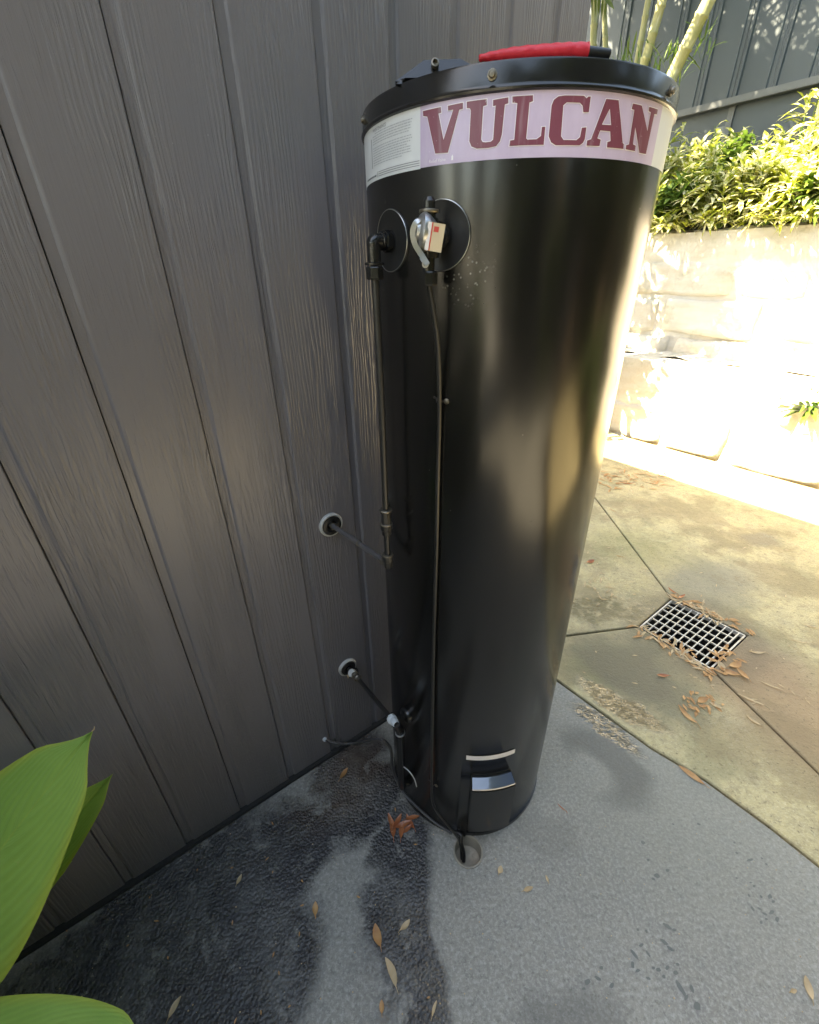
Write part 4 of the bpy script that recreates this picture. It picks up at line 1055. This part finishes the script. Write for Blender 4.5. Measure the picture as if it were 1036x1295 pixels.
# cane palms: trunks visible above the tank, crowns out of the top of the frame
def palm(ub, vb, ut, vt, s, rpx, label, seed, ztop=5.0, nf=8, FL=1.5):
    rnd = random.Random(seed); a = splane(ub, vb, s); b = splane(ut, vt, s)
    d = (b - a); base = a - d * ((a.z - 2.0) / d.z); top = a + d * ((ztop - a.z) / d.z)
    depth = (a - CAM).dot(FWD); r = rpx * depth / F / 2
    e = empty('cane_palm', base, label=label, cat='palm', group='cane palms behind the tank')
    n = 40; pts = []; rs = []
    nodes = rnd.uniform(.16, .24)
    L = (top - base).length; z = 0
    while z < L:
        for dz_, k in ((0, 1.0), (.01, 1.13), (.02, 1.13), (.03, 1.0)): pts.append(base + (top - base) * ((z + dz_) / L)); rs.append(r * k * (1 - .2 * z / L))
        z += nodes
    m = MB(); m.tube(pts, rs, 14); m.build('trunk', MAT['trunk'], e, smooth=True, angle=60)
    for k in range(nf):
        f = MB(); az = 2 * PI * k / nf + rnd.uniform(-.3, .3); h = Vector((math.cos(az), math.sin(az), 0)); el = rnd.uniform(.5, 1.2); L_ = FL * rnd.uniform(.8, 1.15)
        p = top.copy(); dirv = (h * math.cos(el) + UP * math.sin(el)).normalized(); seg = 26; rp_ = [p.copy()]
        for i in range(seg):
            dirv = (dirv - UP * (.055 + .01 * k / nf)).normalized(); p = p + dirv * (L_ / seg); rp_.append(p.copy())
            if i > 4:
                sd_ = dirv.cross(UP).normalized(); ll = .42 * math.sin(PI * (i / seg) ** .8 * .93 + .1) + .06
                for sgn in (-1, 1):
                    dd = (sd_ * sgn + dirv * .75 - UP * rnd.uniform(.0, .25)).normalized(); blade(f, p, dd, ll, .030, .25, side=dirv.cross(sd_ * sgn), seg=2)
        f.tube(rp_, [.010 * (1 - .85 * i / seg) + .001 for i in range(seg + 1)], 5, cap=False)
        f.build('frond', MAT['palm_leaf'], e, recalc=False)
    return e
palm(750, 60, 753, 0, 5.0, 9, 'thin pale cane palm stem rising just right of the house corner', 1, 4.9)
palm(766, 60, 764, 0, 5.3, 7, 'narrow upright cane stem, second from the house corner', 2, 5.3)
palm(806, 78, 820, 0, 5.1, 8, 'slim ochre cane stem directly behind the tank lid', 3, 4.7)
palm(815, 80, 838, 0, 4.95, 12, 'green leaning cane stem behind the tank lid', 4, 4.6)
palm(848, 100, 897, 0, 4.8, 17, 'thickest cane palm trunk, leaning right behind the lid edge', 5, 4.4, 9, 1.7)
palm(1100, 60, 1130, 0, 5.2, 12, 'cane palm standing beyond the right edge of the view', 6, 4.9, 9, 1.7)
def shade_palm(x, y, zt, label, seed, FL):
    a = Vector((x, y, 1.9 if (Vector((x, y, 0)) - WP).dot(WD) > SU else 0.0))
    rnd = random.Random(seed)
    e = empty('cane_palm', a, label=label, cat='palm', group='cane palms behind the house corner')
    top = Vector((x, y, zt)); m = MB(); m.tube([a, a.lerp(top, .5) + Vector((.03, 0, 0)), top], [.06, .05, .045], 12); m.build('trunk', MAT['trunk'], e, smooth=True)
    for k in range(10):
        f = MB(); az = 2 * PI * k / 10 + rnd.uniform(-.2, .2); h = Vector((math.cos(az), math.sin(az), 0)); el = rnd.uniform(.4, 1.2); L_ = FL * rnd.uniform(.8, 1.15)
        p = top.copy(); dirv = (h * math.cos(el) + UP * math.sin(el)).normalized(); seg = 24; rp_ = [p.copy()]
        for i in range(seg):
            dirv = (dirv - UP * .055).normalized(); p = p + dirv * (L_ / seg); rp_.append(p.copy())
            if i > 3:
                sd_ = dirv.cross(UP).normalized(); ll = .36 * math.sin(PI * (i / seg) ** .8 * .93 + .1) + .06
                for sgn in (-1, 1):
                    dd = (sd_ * sgn + dirv * .75 - UP * rnd.uniform(.0, .25)).normalized(); blade(f, p, dd, ll, .034, .25, side=dirv.cross(sd_ * sgn), seg=2)
        f.tube(rp_, [.009 * (1 - .85 * i / seg) + .001 for i in range(seg + 1)], 5, cap=False)
        f.build('frond', MAT['palm_leaf'], e, recalc=False)
shade_palm(.72, 5.0, 3.7, 'cane palm hidden behind the house corner, shading the stone wall', 41, 1.3)
shade_palm(.85, 5.6, 3.9, 'cane palm just behind the house corner, beside the hidden one', 44, 1.15)
shade_palm(.8, 6.2, 4.2, 'cane palm behind the house corner, farther up the bed', 42, 1.5)
shade_palm(1.0, 6.9, 5.0, 'tall cane palm behind the house corner shading the fence', 43, 1.6)
# thin young cane leaves between the trunks
yp = empty('young_cane_shoots', splane(845, 120, 4.9), label='fine young cane leaves sprouting between the palm stems', cat='plant')
m = MB(); rnd = random.Random(9)
for k in range(90):
    u = rnd.uniform(772, 900); p = splane(u, rnd.uniform(70, 120) - (0 if u < 860 else 20), rnd.uniform(4.9, 5.4)); el = rnd.uniform(.5, 1.4); az = rnd.uniform(0, 2 * PI)
    blade(m, p, Vector((math.cos(az) * math.cos(el), math.sin(az) * math.cos(el), math.sin(el))), rnd.uniform(.18, .42), .018, .3)
m.build('leaves', MAT['shrub_green'], yp, recalc=False)

# trees that close the yard (seen as reflections in the tank, shade the fence)
def tree(loc, h, r, label, seed, nleaf=6500, size=.22, mat='tree_leaf'):
    rnd = random.Random(seed); loc = Vector(loc); e = empty('yard_tree', loc, label=label, cat='tree', group='trees around the yard')
    m = MB(); m.tube([loc, loc + Vector((.1, .05, h * .35)), loc + Vector((0, .1, h * .75))], [.14, .11, .05], 10)
    cl = []
    for k in range(22):
        a = rnd.uniform(0, 2 * PI); rr = r * math.sqrt(rnd.random()); c = loc + Vector((math.cos(a) * rr, math.sin(a) * rr, h * rnd.uniform(.42 if loc.z > 1 else .10, .95))); cl.append((c, r * rnd.uniform(.28, .45)))
        m.tube([loc + Vector((.05, .05, h * .4)), (loc + Vector((0, 0, h * .5))).lerp(c, .5), c], [.05, .03, .012], 6)
    m.build('trunk', MAT['bark'], e, smooth=True)
    f = MB()
    for k in range(nleaf):
        c, cr_ = cl[k % len(cl)]; v = Vector((rnd.gauss(0, 1), rnd.gauss(0, 1), rnd.gauss(0, .8))); v = v.normalized() * cr_ * rnd.random() ** .4; p = c + v
        a = Vector((rnd.uniform(-1, 1), rnd.uniform(-1, 1), rnd.uniform(-.6, .6))).normalized(); b = a.cross(UP).normalized(); s_ = size * rnd.uniform(.6, 1.3)
        q = len(f.v); f.v += [p - a * s_ * .5, p + b * s_ * .28, p + a * s_ * .5, p - b * s_ * .28]; f.f.append((q, q + 1, q + 2, q + 3))
    f.build('crown', MAT[mat], e, recalc=False)
TS = ((-4.4, 5.4, 6.2), (-2.6, 5.0, 6.6), (-.7, 5.2, 6.0), (1.3, 5.0, 6.8), (3.2, 5.3, 6.2), (5.0, 5.0, 6.4))
for k, (a, b, h) in enumerate(TS):
    tree(sn(a, b), h, 1.75, 'dense dark tree behind the photographer, ' + ['first from the house end', 'second from the house end', 'third from the house end', 'fourth from the house end', 'fifth from the house end', 'last towards the garden'][k], 31 + k, 8500, .26)
for k, (a, b, h) in enumerate(((-4.8, .9, 4.2), (-4.8, 2.6, 4.6), (2.95, 2.4, 3.2), (2.9, 3.6, 3.6), (3.1, 4.7, 4.2))):
    tree(sn(a, b), h, .85, 'leafy dark tree at the side of the yard, ' + ['left side by the house', 'left side away from the house', 'right side nearest the tank', 'right side, middle', 'right side, far back'][k], 131 + k, 4200, .18)
yf = empty('yard_fence', sn(0, 5.6), label='dark timber yard fence across the patio behind the photographer', cat='fence')
pm = None
for k in range(-10, 13):
    if pm is None:
        m = MB(); m.box(sn(k * .5, 5.6, 1.25), WD * .245, WN * .012, UP * 1.3); pm = m.build('plank', MAT['board'], yf); k0 = k
    else: copy_part(pm, yf, WD * ((k - k0) * .5))
tree((1.0, 5.55, 0), 4.0, .5, 'small open tree behind the house corner, dappling the stone wall', 61, 900, .11)
tree((1.05, 4.75, 0), 4.6, .5, 'second small open tree behind the house corner, nearer the tank', 62, 900, .11)
tree((.5, 6.9, 1.9), 5.4, 1.25, 'leafy tree behind the house corner shading the panel fence', 51, 3200, .15)
# ================================================================== BROAD LEAVES AT THE LEFT
def big_leaf(name_parent, tip, base, width, nrm, sag, fold, seed, tipw=1.0, nx=28, ny=44, name='leaf', asym=1.0):
    """grid leaf from base to tip; nrm = facing direction"""
    ax = (tip - base); L = ax.length; ax.normalize(); nrm = (nrm - ax * nrm.dot(ax)).normalized(); sd_ = ax.cross(nrm)
    me = bpy.data.meshes.new(name); vs = []; fs = []; uvs = []
    for j in range(ny + 1):
        t = j / ny
        hw = width * (math.sin(PI * min(1, t ** .85)) ** .62) * (1 - .12 * t)
        if t > .90: hw *= math.sqrt(max(0, (1 - t) / .10)) * .15 + .85 * ((1 - t) / .10) ** .75
        for i in range(nx + 1):
            x = (i / nx) * 2 - 1; h = hw * (asym if x < 0 else 1)
            q = t * 13 - (abs(x) / 2) ** 1.25 * 20
            rip = .0008 * math.sin(2 * PI * q) * min(1, abs(x) * 3) * (1 - abs(x) ** 4)
            wave = .006 * math.sin(t * 9 + seed) * abs(x) ** 2
            p = base + ax * (L * t) + sd_ * (x * h) + nrm * (sag * math.sin(PI * t) + fold * abs(x) ** 1.3 * h - .0 + rip + wave - .003 * math.exp(-(x * 14) ** 2))
            vs.append(p); uvs.append((i / nx, t))
    w1_ = nx + 1
    for j in range(ny):
        for i in range(nx): a = j * w1_ + i; fs.append((a, a + 1, a + w1_ + 1, a + w1_))
    b0 = wloc(name_parent); me.from_pydata([tuple(v - b0) for v in vs], [], fs)
    ul = me.uv_layers.new(name='uv')
    for lp in me.loops: ul.data[lp.index].uv = uvs[lp.vertex_index]
    me.polygons.foreach_set('use_smooth', [True] * len(me.polygons)); me.materials.append(MAT['big_leaf'])
    o = bpy.data.objects.new(name, me); COL.objects.link(o); o.parent = name_parent
    return o
def dp(u, v, depth):   # point at a given depth in front of the camera
    return CAM + ray(u, v) * depth
gp = empty('broad_leaf_plant', gnd(-240, 1240), label='broad leafed ginger plant with bright green ribbed leaves at the lower left', cat='plant')
tocam = -FWD
big_leaf(gp, dp(116, 925, .80), dp(-175, 1330, .86), .150, tocam + Vector((.15, .2, .3)), .03, -.10, 1, asym=1.0)
big_leaf(gp, dp(141, 981, .95), dp(-40, 1190, .95), .062, tocam + Vector((.5, 0, .3)), .01, .35, 2)
big_leaf(gp, dp(90, 1090, .98), dp(-30, 1160, 1.0), .035, tocam + Vector((0, .1, .2)), .01, .2, 3)
big_leaf(gp, dp(190, 1312, .74), dp(-150, 1360, .80), .085, tocam + Vector((0, .3, .6)), .02, -.2, 4)
big_leaf(gp, dp(-90, 1000, .9), dp(-260, 1330, .95), .10, tocam + Vector((.3, .2, .3)), .03, .1, 5)
big_leaf(gp, dp(-150, 850, 1.0), dp(-330, 1200, 1.0), .10, tocam + Vector((.3, .2, .3)), .03, .1, 6)
gb = wloc(gp)
m = MB(); rnd = random.Random(77)
for k in range(760):
    q = sn(-1.9 + rnd.gauss(0, .25), rnd.uniform(.05, 1.6), rnd.uniform(.05, 1.4)); az = rnd.uniform(0, 2 * PI); el = rnd.uniform(-.5, .9)
    if (q - WP).dot(WD) > -1.45: continue
    dv = Vector((math.cos(az) * math.cos(el), math.sin(az) * math.cos(el), math.sin(el)))
    if dv.dot(WD) > 0: dv -= WD * (2 * dv.dot(WD))
    blade(m, q, dv, rnd.uniform(.25, .45), .13, .4)
m.build('unseen_shade_leaves', MAT['shrub_green'], gp, recalc=False, smooth=True, angle=90)  # unseen foliage added out of frame to darken the wall's lower left
for (u, v, d) in ((-175, 1330, .86), (-40, 1190, .95), (-150, 1360, .80), (-260, 1330, .95), (-330, 1200, 1.0), (-30, 1160, 1.0)):
    p = dp(u, v, d); m = MB(); m.tube(smooth_path([p, p.lerp(gb, .4) + Vector((-.03, 0, .05)), gb], 5), [.006] * 5 + [.010] * 6, 8); m.build('stalk', MAT['shrub_green'], gp, smooth=True)
m = MB(); tpn = dp(116, 925, .80); m.tube([tpn, tpn + ax_x * .004 + ax_y * .003, tpn + ax_x * .005 + ax_y * .009], [.0008, .0012, .0005], 6); m.build('leaf_tip', MAT['tan_leaf'], gp)

# ================================================================== FALLEN LEAVES
def fallen(u, v, L, ang, mat, label, w=.3, curl=.25, seed=0, z=0.001, group='fallen dry leaves'):
    """ang: direction in the ground plane (degrees)"""
    rnd = random.Random(seed + int(u * 7 + v)); p = gnd(u, v); p.z = z; d = Vector((math.cos(rad(ang)), math.sin(rad(ang)), 0)); s_ = Vector((-d.y, d.x, 0))
    m = MB(); n = 9; bend = rnd.uniform(-.15, .15); tw = rnd.uniform(-.5, .5)
    W = L * w
    for i in range(n + 1):
        t = i / n; c = p + d * (L * (t - .5)) + s_ * (bend * L * (t - .5) ** 2 * 2)
        hw = W * .5 * math.sin(PI * min(.985, t * .95 + .03)) ** .8
        lift = .002 + curl * L * .35 * (abs(t - .5) * 2) ** 2 * rnd.uniform(.8, 1.1)
        for x in (-1, -.5, 0, .5, 1):
            zz = lift + curl * hw * (abs(x) ** 1.6) * .9 + tw * x * hw * .25
            m.v.append(c + s_ * (x * hw) + UP * max(.001, zz))
    for i in range(n):
        for k in range(4): a = i * 5 + k; m.f.append((a, a + 1, a + 6, a + 5))
    st = p - d * (L * .5) + s_ * (bend * L * .5); lz = .003 + curl * L * .3
    m.tube([st + UP * lz, st - d * (L * .12) + UP * (lz * .7), st - d * (L * .24) + UP * .002], [.0011, .0009, .0007], 5)
    o = m.build('fallen_leaf', mat, None, smooth=True, angle=80, recalc=False, loc=p); tag(o, label, 'leaf', group); return o
D_, T_, R_ = MAT['dry_leaf'], MAT['tan_leaf'], MAT['red_leaf']
LV = [
 (435, 979, .045, 60, D_, 'orange brown leaf lying alone on the wet stain near the wall base', .38),
 (496, 1229, .062, 118, T_, 'long tan leaf on the wet patch at the bottom centre', .30),
 (513, 1171, .034, 40, T_, 'small cream leaf above the long tan leaf on the wet patch', .42),
 (477, 1184, .050, 110, D_, 'soaked brown leaf left of the small cream leaf', .45),
 (399, 1150, .032, 100, D_, 'dark wet brown leaf in the middle of the black wet patch', .5),
 (303, 1113, .026, 75, T_, 'small tan leaf near the wall side of the wet patch', .45),
 (221, 1274, .040, 70, T_, 'pale leaf at the bottom beside the broad green leaf', .35),
 (483, 1274, .024, 95, D_, 'little curled leaf at the bottom edge left of centre', .5),
 (549, 1276, .030, 65, T_, 'yellowish sliver of leaf at the bottom edge of the wet patch', .25),
 (633, 1101, .022, 60, T_, 'tiny pale triangular leaf right of the floor waste', .7),
 (668, 1125, .030, 15, T_, 'small pinkish leaf right of the floor waste, nearer the camera', .4),
 (692, 1112, .018, 100, T_, 'very small cream leaf scrap right of the pinkish leaf', .4),
 (710, 1022, .032, 130, R_, 'thin curved red stem leaf beside the tank foot', .12),
 (874, 980, .085, 128, D_, 'large flat orange bark like leaf on the slab joint', .27),
 (868, 905, .090, 108, D_, 'curled brown leaf with long stalk on the mossy slab', .22),
 (888, 886, .060, 20, D_, 'crumpled brown leaf right of the stalked leaf', .42),
 (905, 893, .045, 140, T_, 'tan leaf end of the crumpled pair on the mossy slab', .4),
 (838, 855, .050, 175, R_, 'russet leaf between the puddle and the grate', .35),
 (1022, 1250, .045, 70, T_, 'pale yellow curved leaf near the bottom right corner', .38),
 (1003, 1254, .018, 10, T_, 'tiny tan scrap left of the pale curved leaf', .5),
 (952, 912, .055, 118, T_, 'small pale leaf on the brown slab below the grate', .25),
 (948, 885, .095, 140, T_, 'long thin tan leaf trailing from the grate corner', .12),
 (975, 868, .080, 142, T_, 'thin straw coloured leaf right of the grate corner', .13),
 (747, 711, .060, 25, R_, 'bright brown leaf close to the tank edge above the muddy patch', .45),
 (922, 851, .075, 150, D_, 'brown leaf heaped on the lower grate corner', .4),
 (930, 843, .070, 20, D_, 'folded leaf on top of the heap at the grate corner', .45),
 (938, 855, .065, 100, D_, 'upright curled leaf in the heap at the grate corner', .35),
 (912, 843, .055, 80, T_, 'tan leaf tucked under the grate corner heap', .5),
 (957, 826, .070, 170, T_, 'slim tan leaf lying right of the grate', .2),
 (880, 762, .060, 160, D_, 'brown leaf behind the far edge of the grate', .35),
 (862, 755, .055, 30, R_, 'red brown leaf at the far corner of the grate', .3),
 (850, 748, .060, 110, R_, 'narrow red brown leaf pointing at the far grate corner', .2),
 (950, 802, .030, 20, T_, 'small pale leaf beyond the grate at the right', .5),
 (1025, 793, .060, 150, T_, 'pale twig leaf at the right edge level with the grate', .15),
 (1010, 812, .10, 155, T_, 'long pale straw at the right edge', .06),
 (810, 600, .11, 10, D_, 'thin brown leaf at the far edge of the shade near the tank', .12),
 (792, 612, .13, 165, R_, 'red brown leaf on the shaded slab near the tank edge', .14),
 (830, 612, .10, 40, D_, 'brown leaf in the litter line right of the tank', .2),
 (870, 606, .09, 150, T_, 'tan leaf in the litter line towards the sun', .2),
 (783, 704, .035, 150, D_, 'dark curled leaf near the slab joint', .2),
 (775, 646, .05, 120, D_, 'dark twig leaf beyond the muddy patch', .15),
 (583, 1090, .03, 80, R_, 'red brown leaf inside the floor waste', .3),
 (836, 490, .16, 160, T_, 'dry tan palm leaf on the sunlit ground near the tank', .15),
 (955, 510, .13, 140, T_, 'dry tan leaf on the sunlit ground farther right', .18),
]
for i, a in enumerate(LV):
    u, v, L, ang, mt, lab, w_ = a
    zz = .001
    if lab.endswith('floor waste') and 'inside' in lab: zz = -.05
    if 'heap' in lab: zz = .006 * (i % 3)
    fallen(u, v, L, ang, mt, lab, w_, .30 if 'flat' not in lab else .06, i, zz)
# pile of wet russet leaves by the foot of the tank
for i, (u, v, L, ang) in enumerate(((497, 1047, .06, 100), (503, 1040, .05, 60), (510, 1045, .055, 20), (518, 1040, .05, 120), (522, 1035, .045, 10), (508, 1052, .05, 80), (494, 1038, .045, 110), (515, 1050, .04, 40))):
    fallen(u, v, L, ang, R_, ['wet russet leaf at the near end of the pile by the tank foot', 'wet russet leaf under the pipes in the leaf pile', 'wet russet leaf in the middle of the leaf pile', 'wet russet leaf crossing the top of the leaf pile', 'wet russet leaf touching the conduit', 'wet russet leaf at the front of the leaf pile', 'wet russet leaf farthest from the conduit in the pile', 'short wet russet leaf at the right front of the pile'][i], .32, .25, 100 + i, .004 * (i % 3), 'russet leaves by the tank foot')
# fine litter
m = MB(); rnd = random.Random(21)
def scrap(p, L, w_):
    a = rnd.uniform(0, 2 * PI); d = Vector((math.cos(a), math.sin(a), rnd.uniform(-.1, .25))).normalized(); blade(m, p + UP * .004, d, L * 1.5, w_ * 1.6, rnd.uniform(-.1, .2), seg=2)
for k in range(120):
    scrap(gnd(rnd.gauss(800, 40), rnd.gauss(602, 7) ), rnd.uniform(.02, .07), .008)
for k in range(90):
    t = rnd.random(); p = gq(rnd.uniform(-.05, 1.0), 1.04 + rnd.gauss(0, .03), 0) if t < .5 else gq(rnd.uniform(0, .7), -.05 + rnd.gauss(0, .05), 0); scrap(p, rnd.uniform(.015, .045), .007)
for k in range(70):
    scrap(gnd(rnd.uniform(735, 1030), rnd.uniform(650, 900)), rnd.uniform(.006, .022), .004)
for k in range(30):
    scrap(gnd(rnd.gauss(760, 20), rnd.gauss(745, 14)), rnd.uniform(.01, .03), .006)
o = m.build('leaf_litter', T_, None, recalc=False); tag(o, 'fine dry leaf scraps scattered over the yellowed slabs', 'leaf litter', kind='stuff')
m = MB()
for k in range(60): scrap(gq(rnd.uniform(-.1, 1.0), rnd.choice([-.08, 1.06]) + rnd.gauss(0, .05), 0), rnd.uniform(.02, .045), .009)
for k in range(26): scrap(gq(1.03 + rnd.gauss(0, .06), rnd.uniform(.5, 1.2), 0), rnd.uniform(.02, .05), .010)
for k in range(50): scrap(gnd(rnd.gauss(790, 30), rnd.gauss(607, 6)), rnd.uniform(.03, .07), .010)
for k in range(24): scrap(gnd(rnd.gauss(885, 18), rnd.gauss(892, 8)), rnd.uniform(.01, .03), .008)
for k in range(30): scrap(gnd(rnd.uniform(60, 560), rnd.uniform(1010, 1290)), rnd.uniform(.004, .010), .003)
o = m.build('leaf_litter', D_, None, recalc=False); tag(o, 'brown broken leaf scraps gathered round the drain and slab edges', 'leaf litter', kind='stuff')
m = MB()
for k in range(170):
    p = gnd(rnd.uniform(20, 1030), rnd.uniform(960, 1290)); n_ = (p - WP).dot(WN)
    if n_ < .01: continue
    s_ = rnd.uniform(.001, .0026); m.add([p + Vector((s_, 0, .0003)), p + Vector((0, s_ * .8, .0003)), p + Vector((-s_, 0, .0003)), p + Vector((0, -s_, .0003)), p + Vector((0, 0, s_))], [(0, 1, 4), (1, 2, 4), (2, 3, 4), (3, 0, 4)])
o = m.build('grit', T_, None, recalc=False); tag(o, 'pale grit and seed specks scattered on the grey concrete', 'grit', kind='stuff')

# ---- damp boot tread marks on the grey slab
def tread(center_px, pts, label):
    c = gnd(*center_px); m = MB(); rnd = random.Random(int(center_px[0]))
    for (x, y, w_, h_, a) in pts:
        p = gnd(580 + x / 2.272, 960 + y / 2.272, .0012); q = gnd(580 + (x + w_) / 2.272, 960 + y / 2.272, .0012); r_ = max(.003, (q - p).length / 2); k = 9; b = len(m.v)
        for i in range(k):
            t = 2 * PI * i / k; rr = rnd.uniform(.75, 1.2); m.v.append(p + Vector((math.cos(t) * r_ * rr * math.cos(a) - math.sin(t) * r_ * rr * h_ * math.sin(a), math.cos(t) * r_ * rr * math.sin(a) + math.sin(t) * r_ * rr * h_ * math.cos(a), 0)))
        m.f.append(tuple(b + i for i in range(k)))
    o = m.build('damp_footprint', MAT['damp'], None, recalc=False); tag(o, label, kind='stuff')
tread((840, 1190), [(505, 560, 10, 2.5, .6), (500, 590, 9, 2, -.4), (545, 560, 7, 2.6, .5), (525, 535, 18, .35, .3), (515, 608, 18, .35, .3), (590, 525, 22, .5, -.5), (610, 545, 20, .5, -.6), (600, 480, 22, .5, -.6), (620, 490, 12, .6, 0), (540, 495, 8, 1, 0), (515, 490, 7, 1, 0), (575, 605, 14, .6, .2), (600, 600, 14, .6, .5), (625, 615, 16, .6, .3), (545, 630, 14, .5, -.3), (590, 625, 9, 1, 0), (640, 660, 14, 2.4, .3), (655, 685, 20, .35, .6), (670, 660, 10, 1.8, -.2), (685, 710, 22, .8, .3), (630, 590, 10, .7, 0), (560, 600, 10, .7, 0)], 'damp boot tread print with a square pattern on the grey slab')
tread((955, 1150), [(835, 392, 7, 1.2, 0), (870, 395, 9, .8, .3), (850, 365, 10, .5, .2), (865, 430, 12, .5, -.6), (880, 445, 14, .5, -.6), (895, 395, 18, .6, .4), (905, 410, 14, .5, .4), (900, 440, 20, .35, .4), (915, 460, 18, .5, .6), (870, 470, 12, .5, .5), (885, 460, 9, .6, 0), (845, 430, 8, 1.6, 0), (838, 290, 22, .3, .2), (800, 270, 8, .8, 0), (872, 285, 7, .8, 0), (885, 302, 8, .8, 0), (800, 342, 8, .5, 0), (793, 240, 7, .8, 0), (840, 355, 8, .5, 0)], 'smaller damp boot tread print nearer the slab joint')
tread((690, 1230), [(370, 640, 22, .5, .4), (400, 630, 18, .5, -.3), (440, 650, 18, .5, .6), (410, 600, 12, .6, .2), (360, 660, 12, .5, .1), (690, 187, 9, .8, 0), (617, 187, 6, 1, 0), (570, 335, 18, .6, .3), (600, 320, 12, .7, .1), (530, 240, 12, .8, .3), (545, 290, 10, .7, .3), (560, 345, 9, .8, .2)], 'faint damp blots left of the square pattern print')
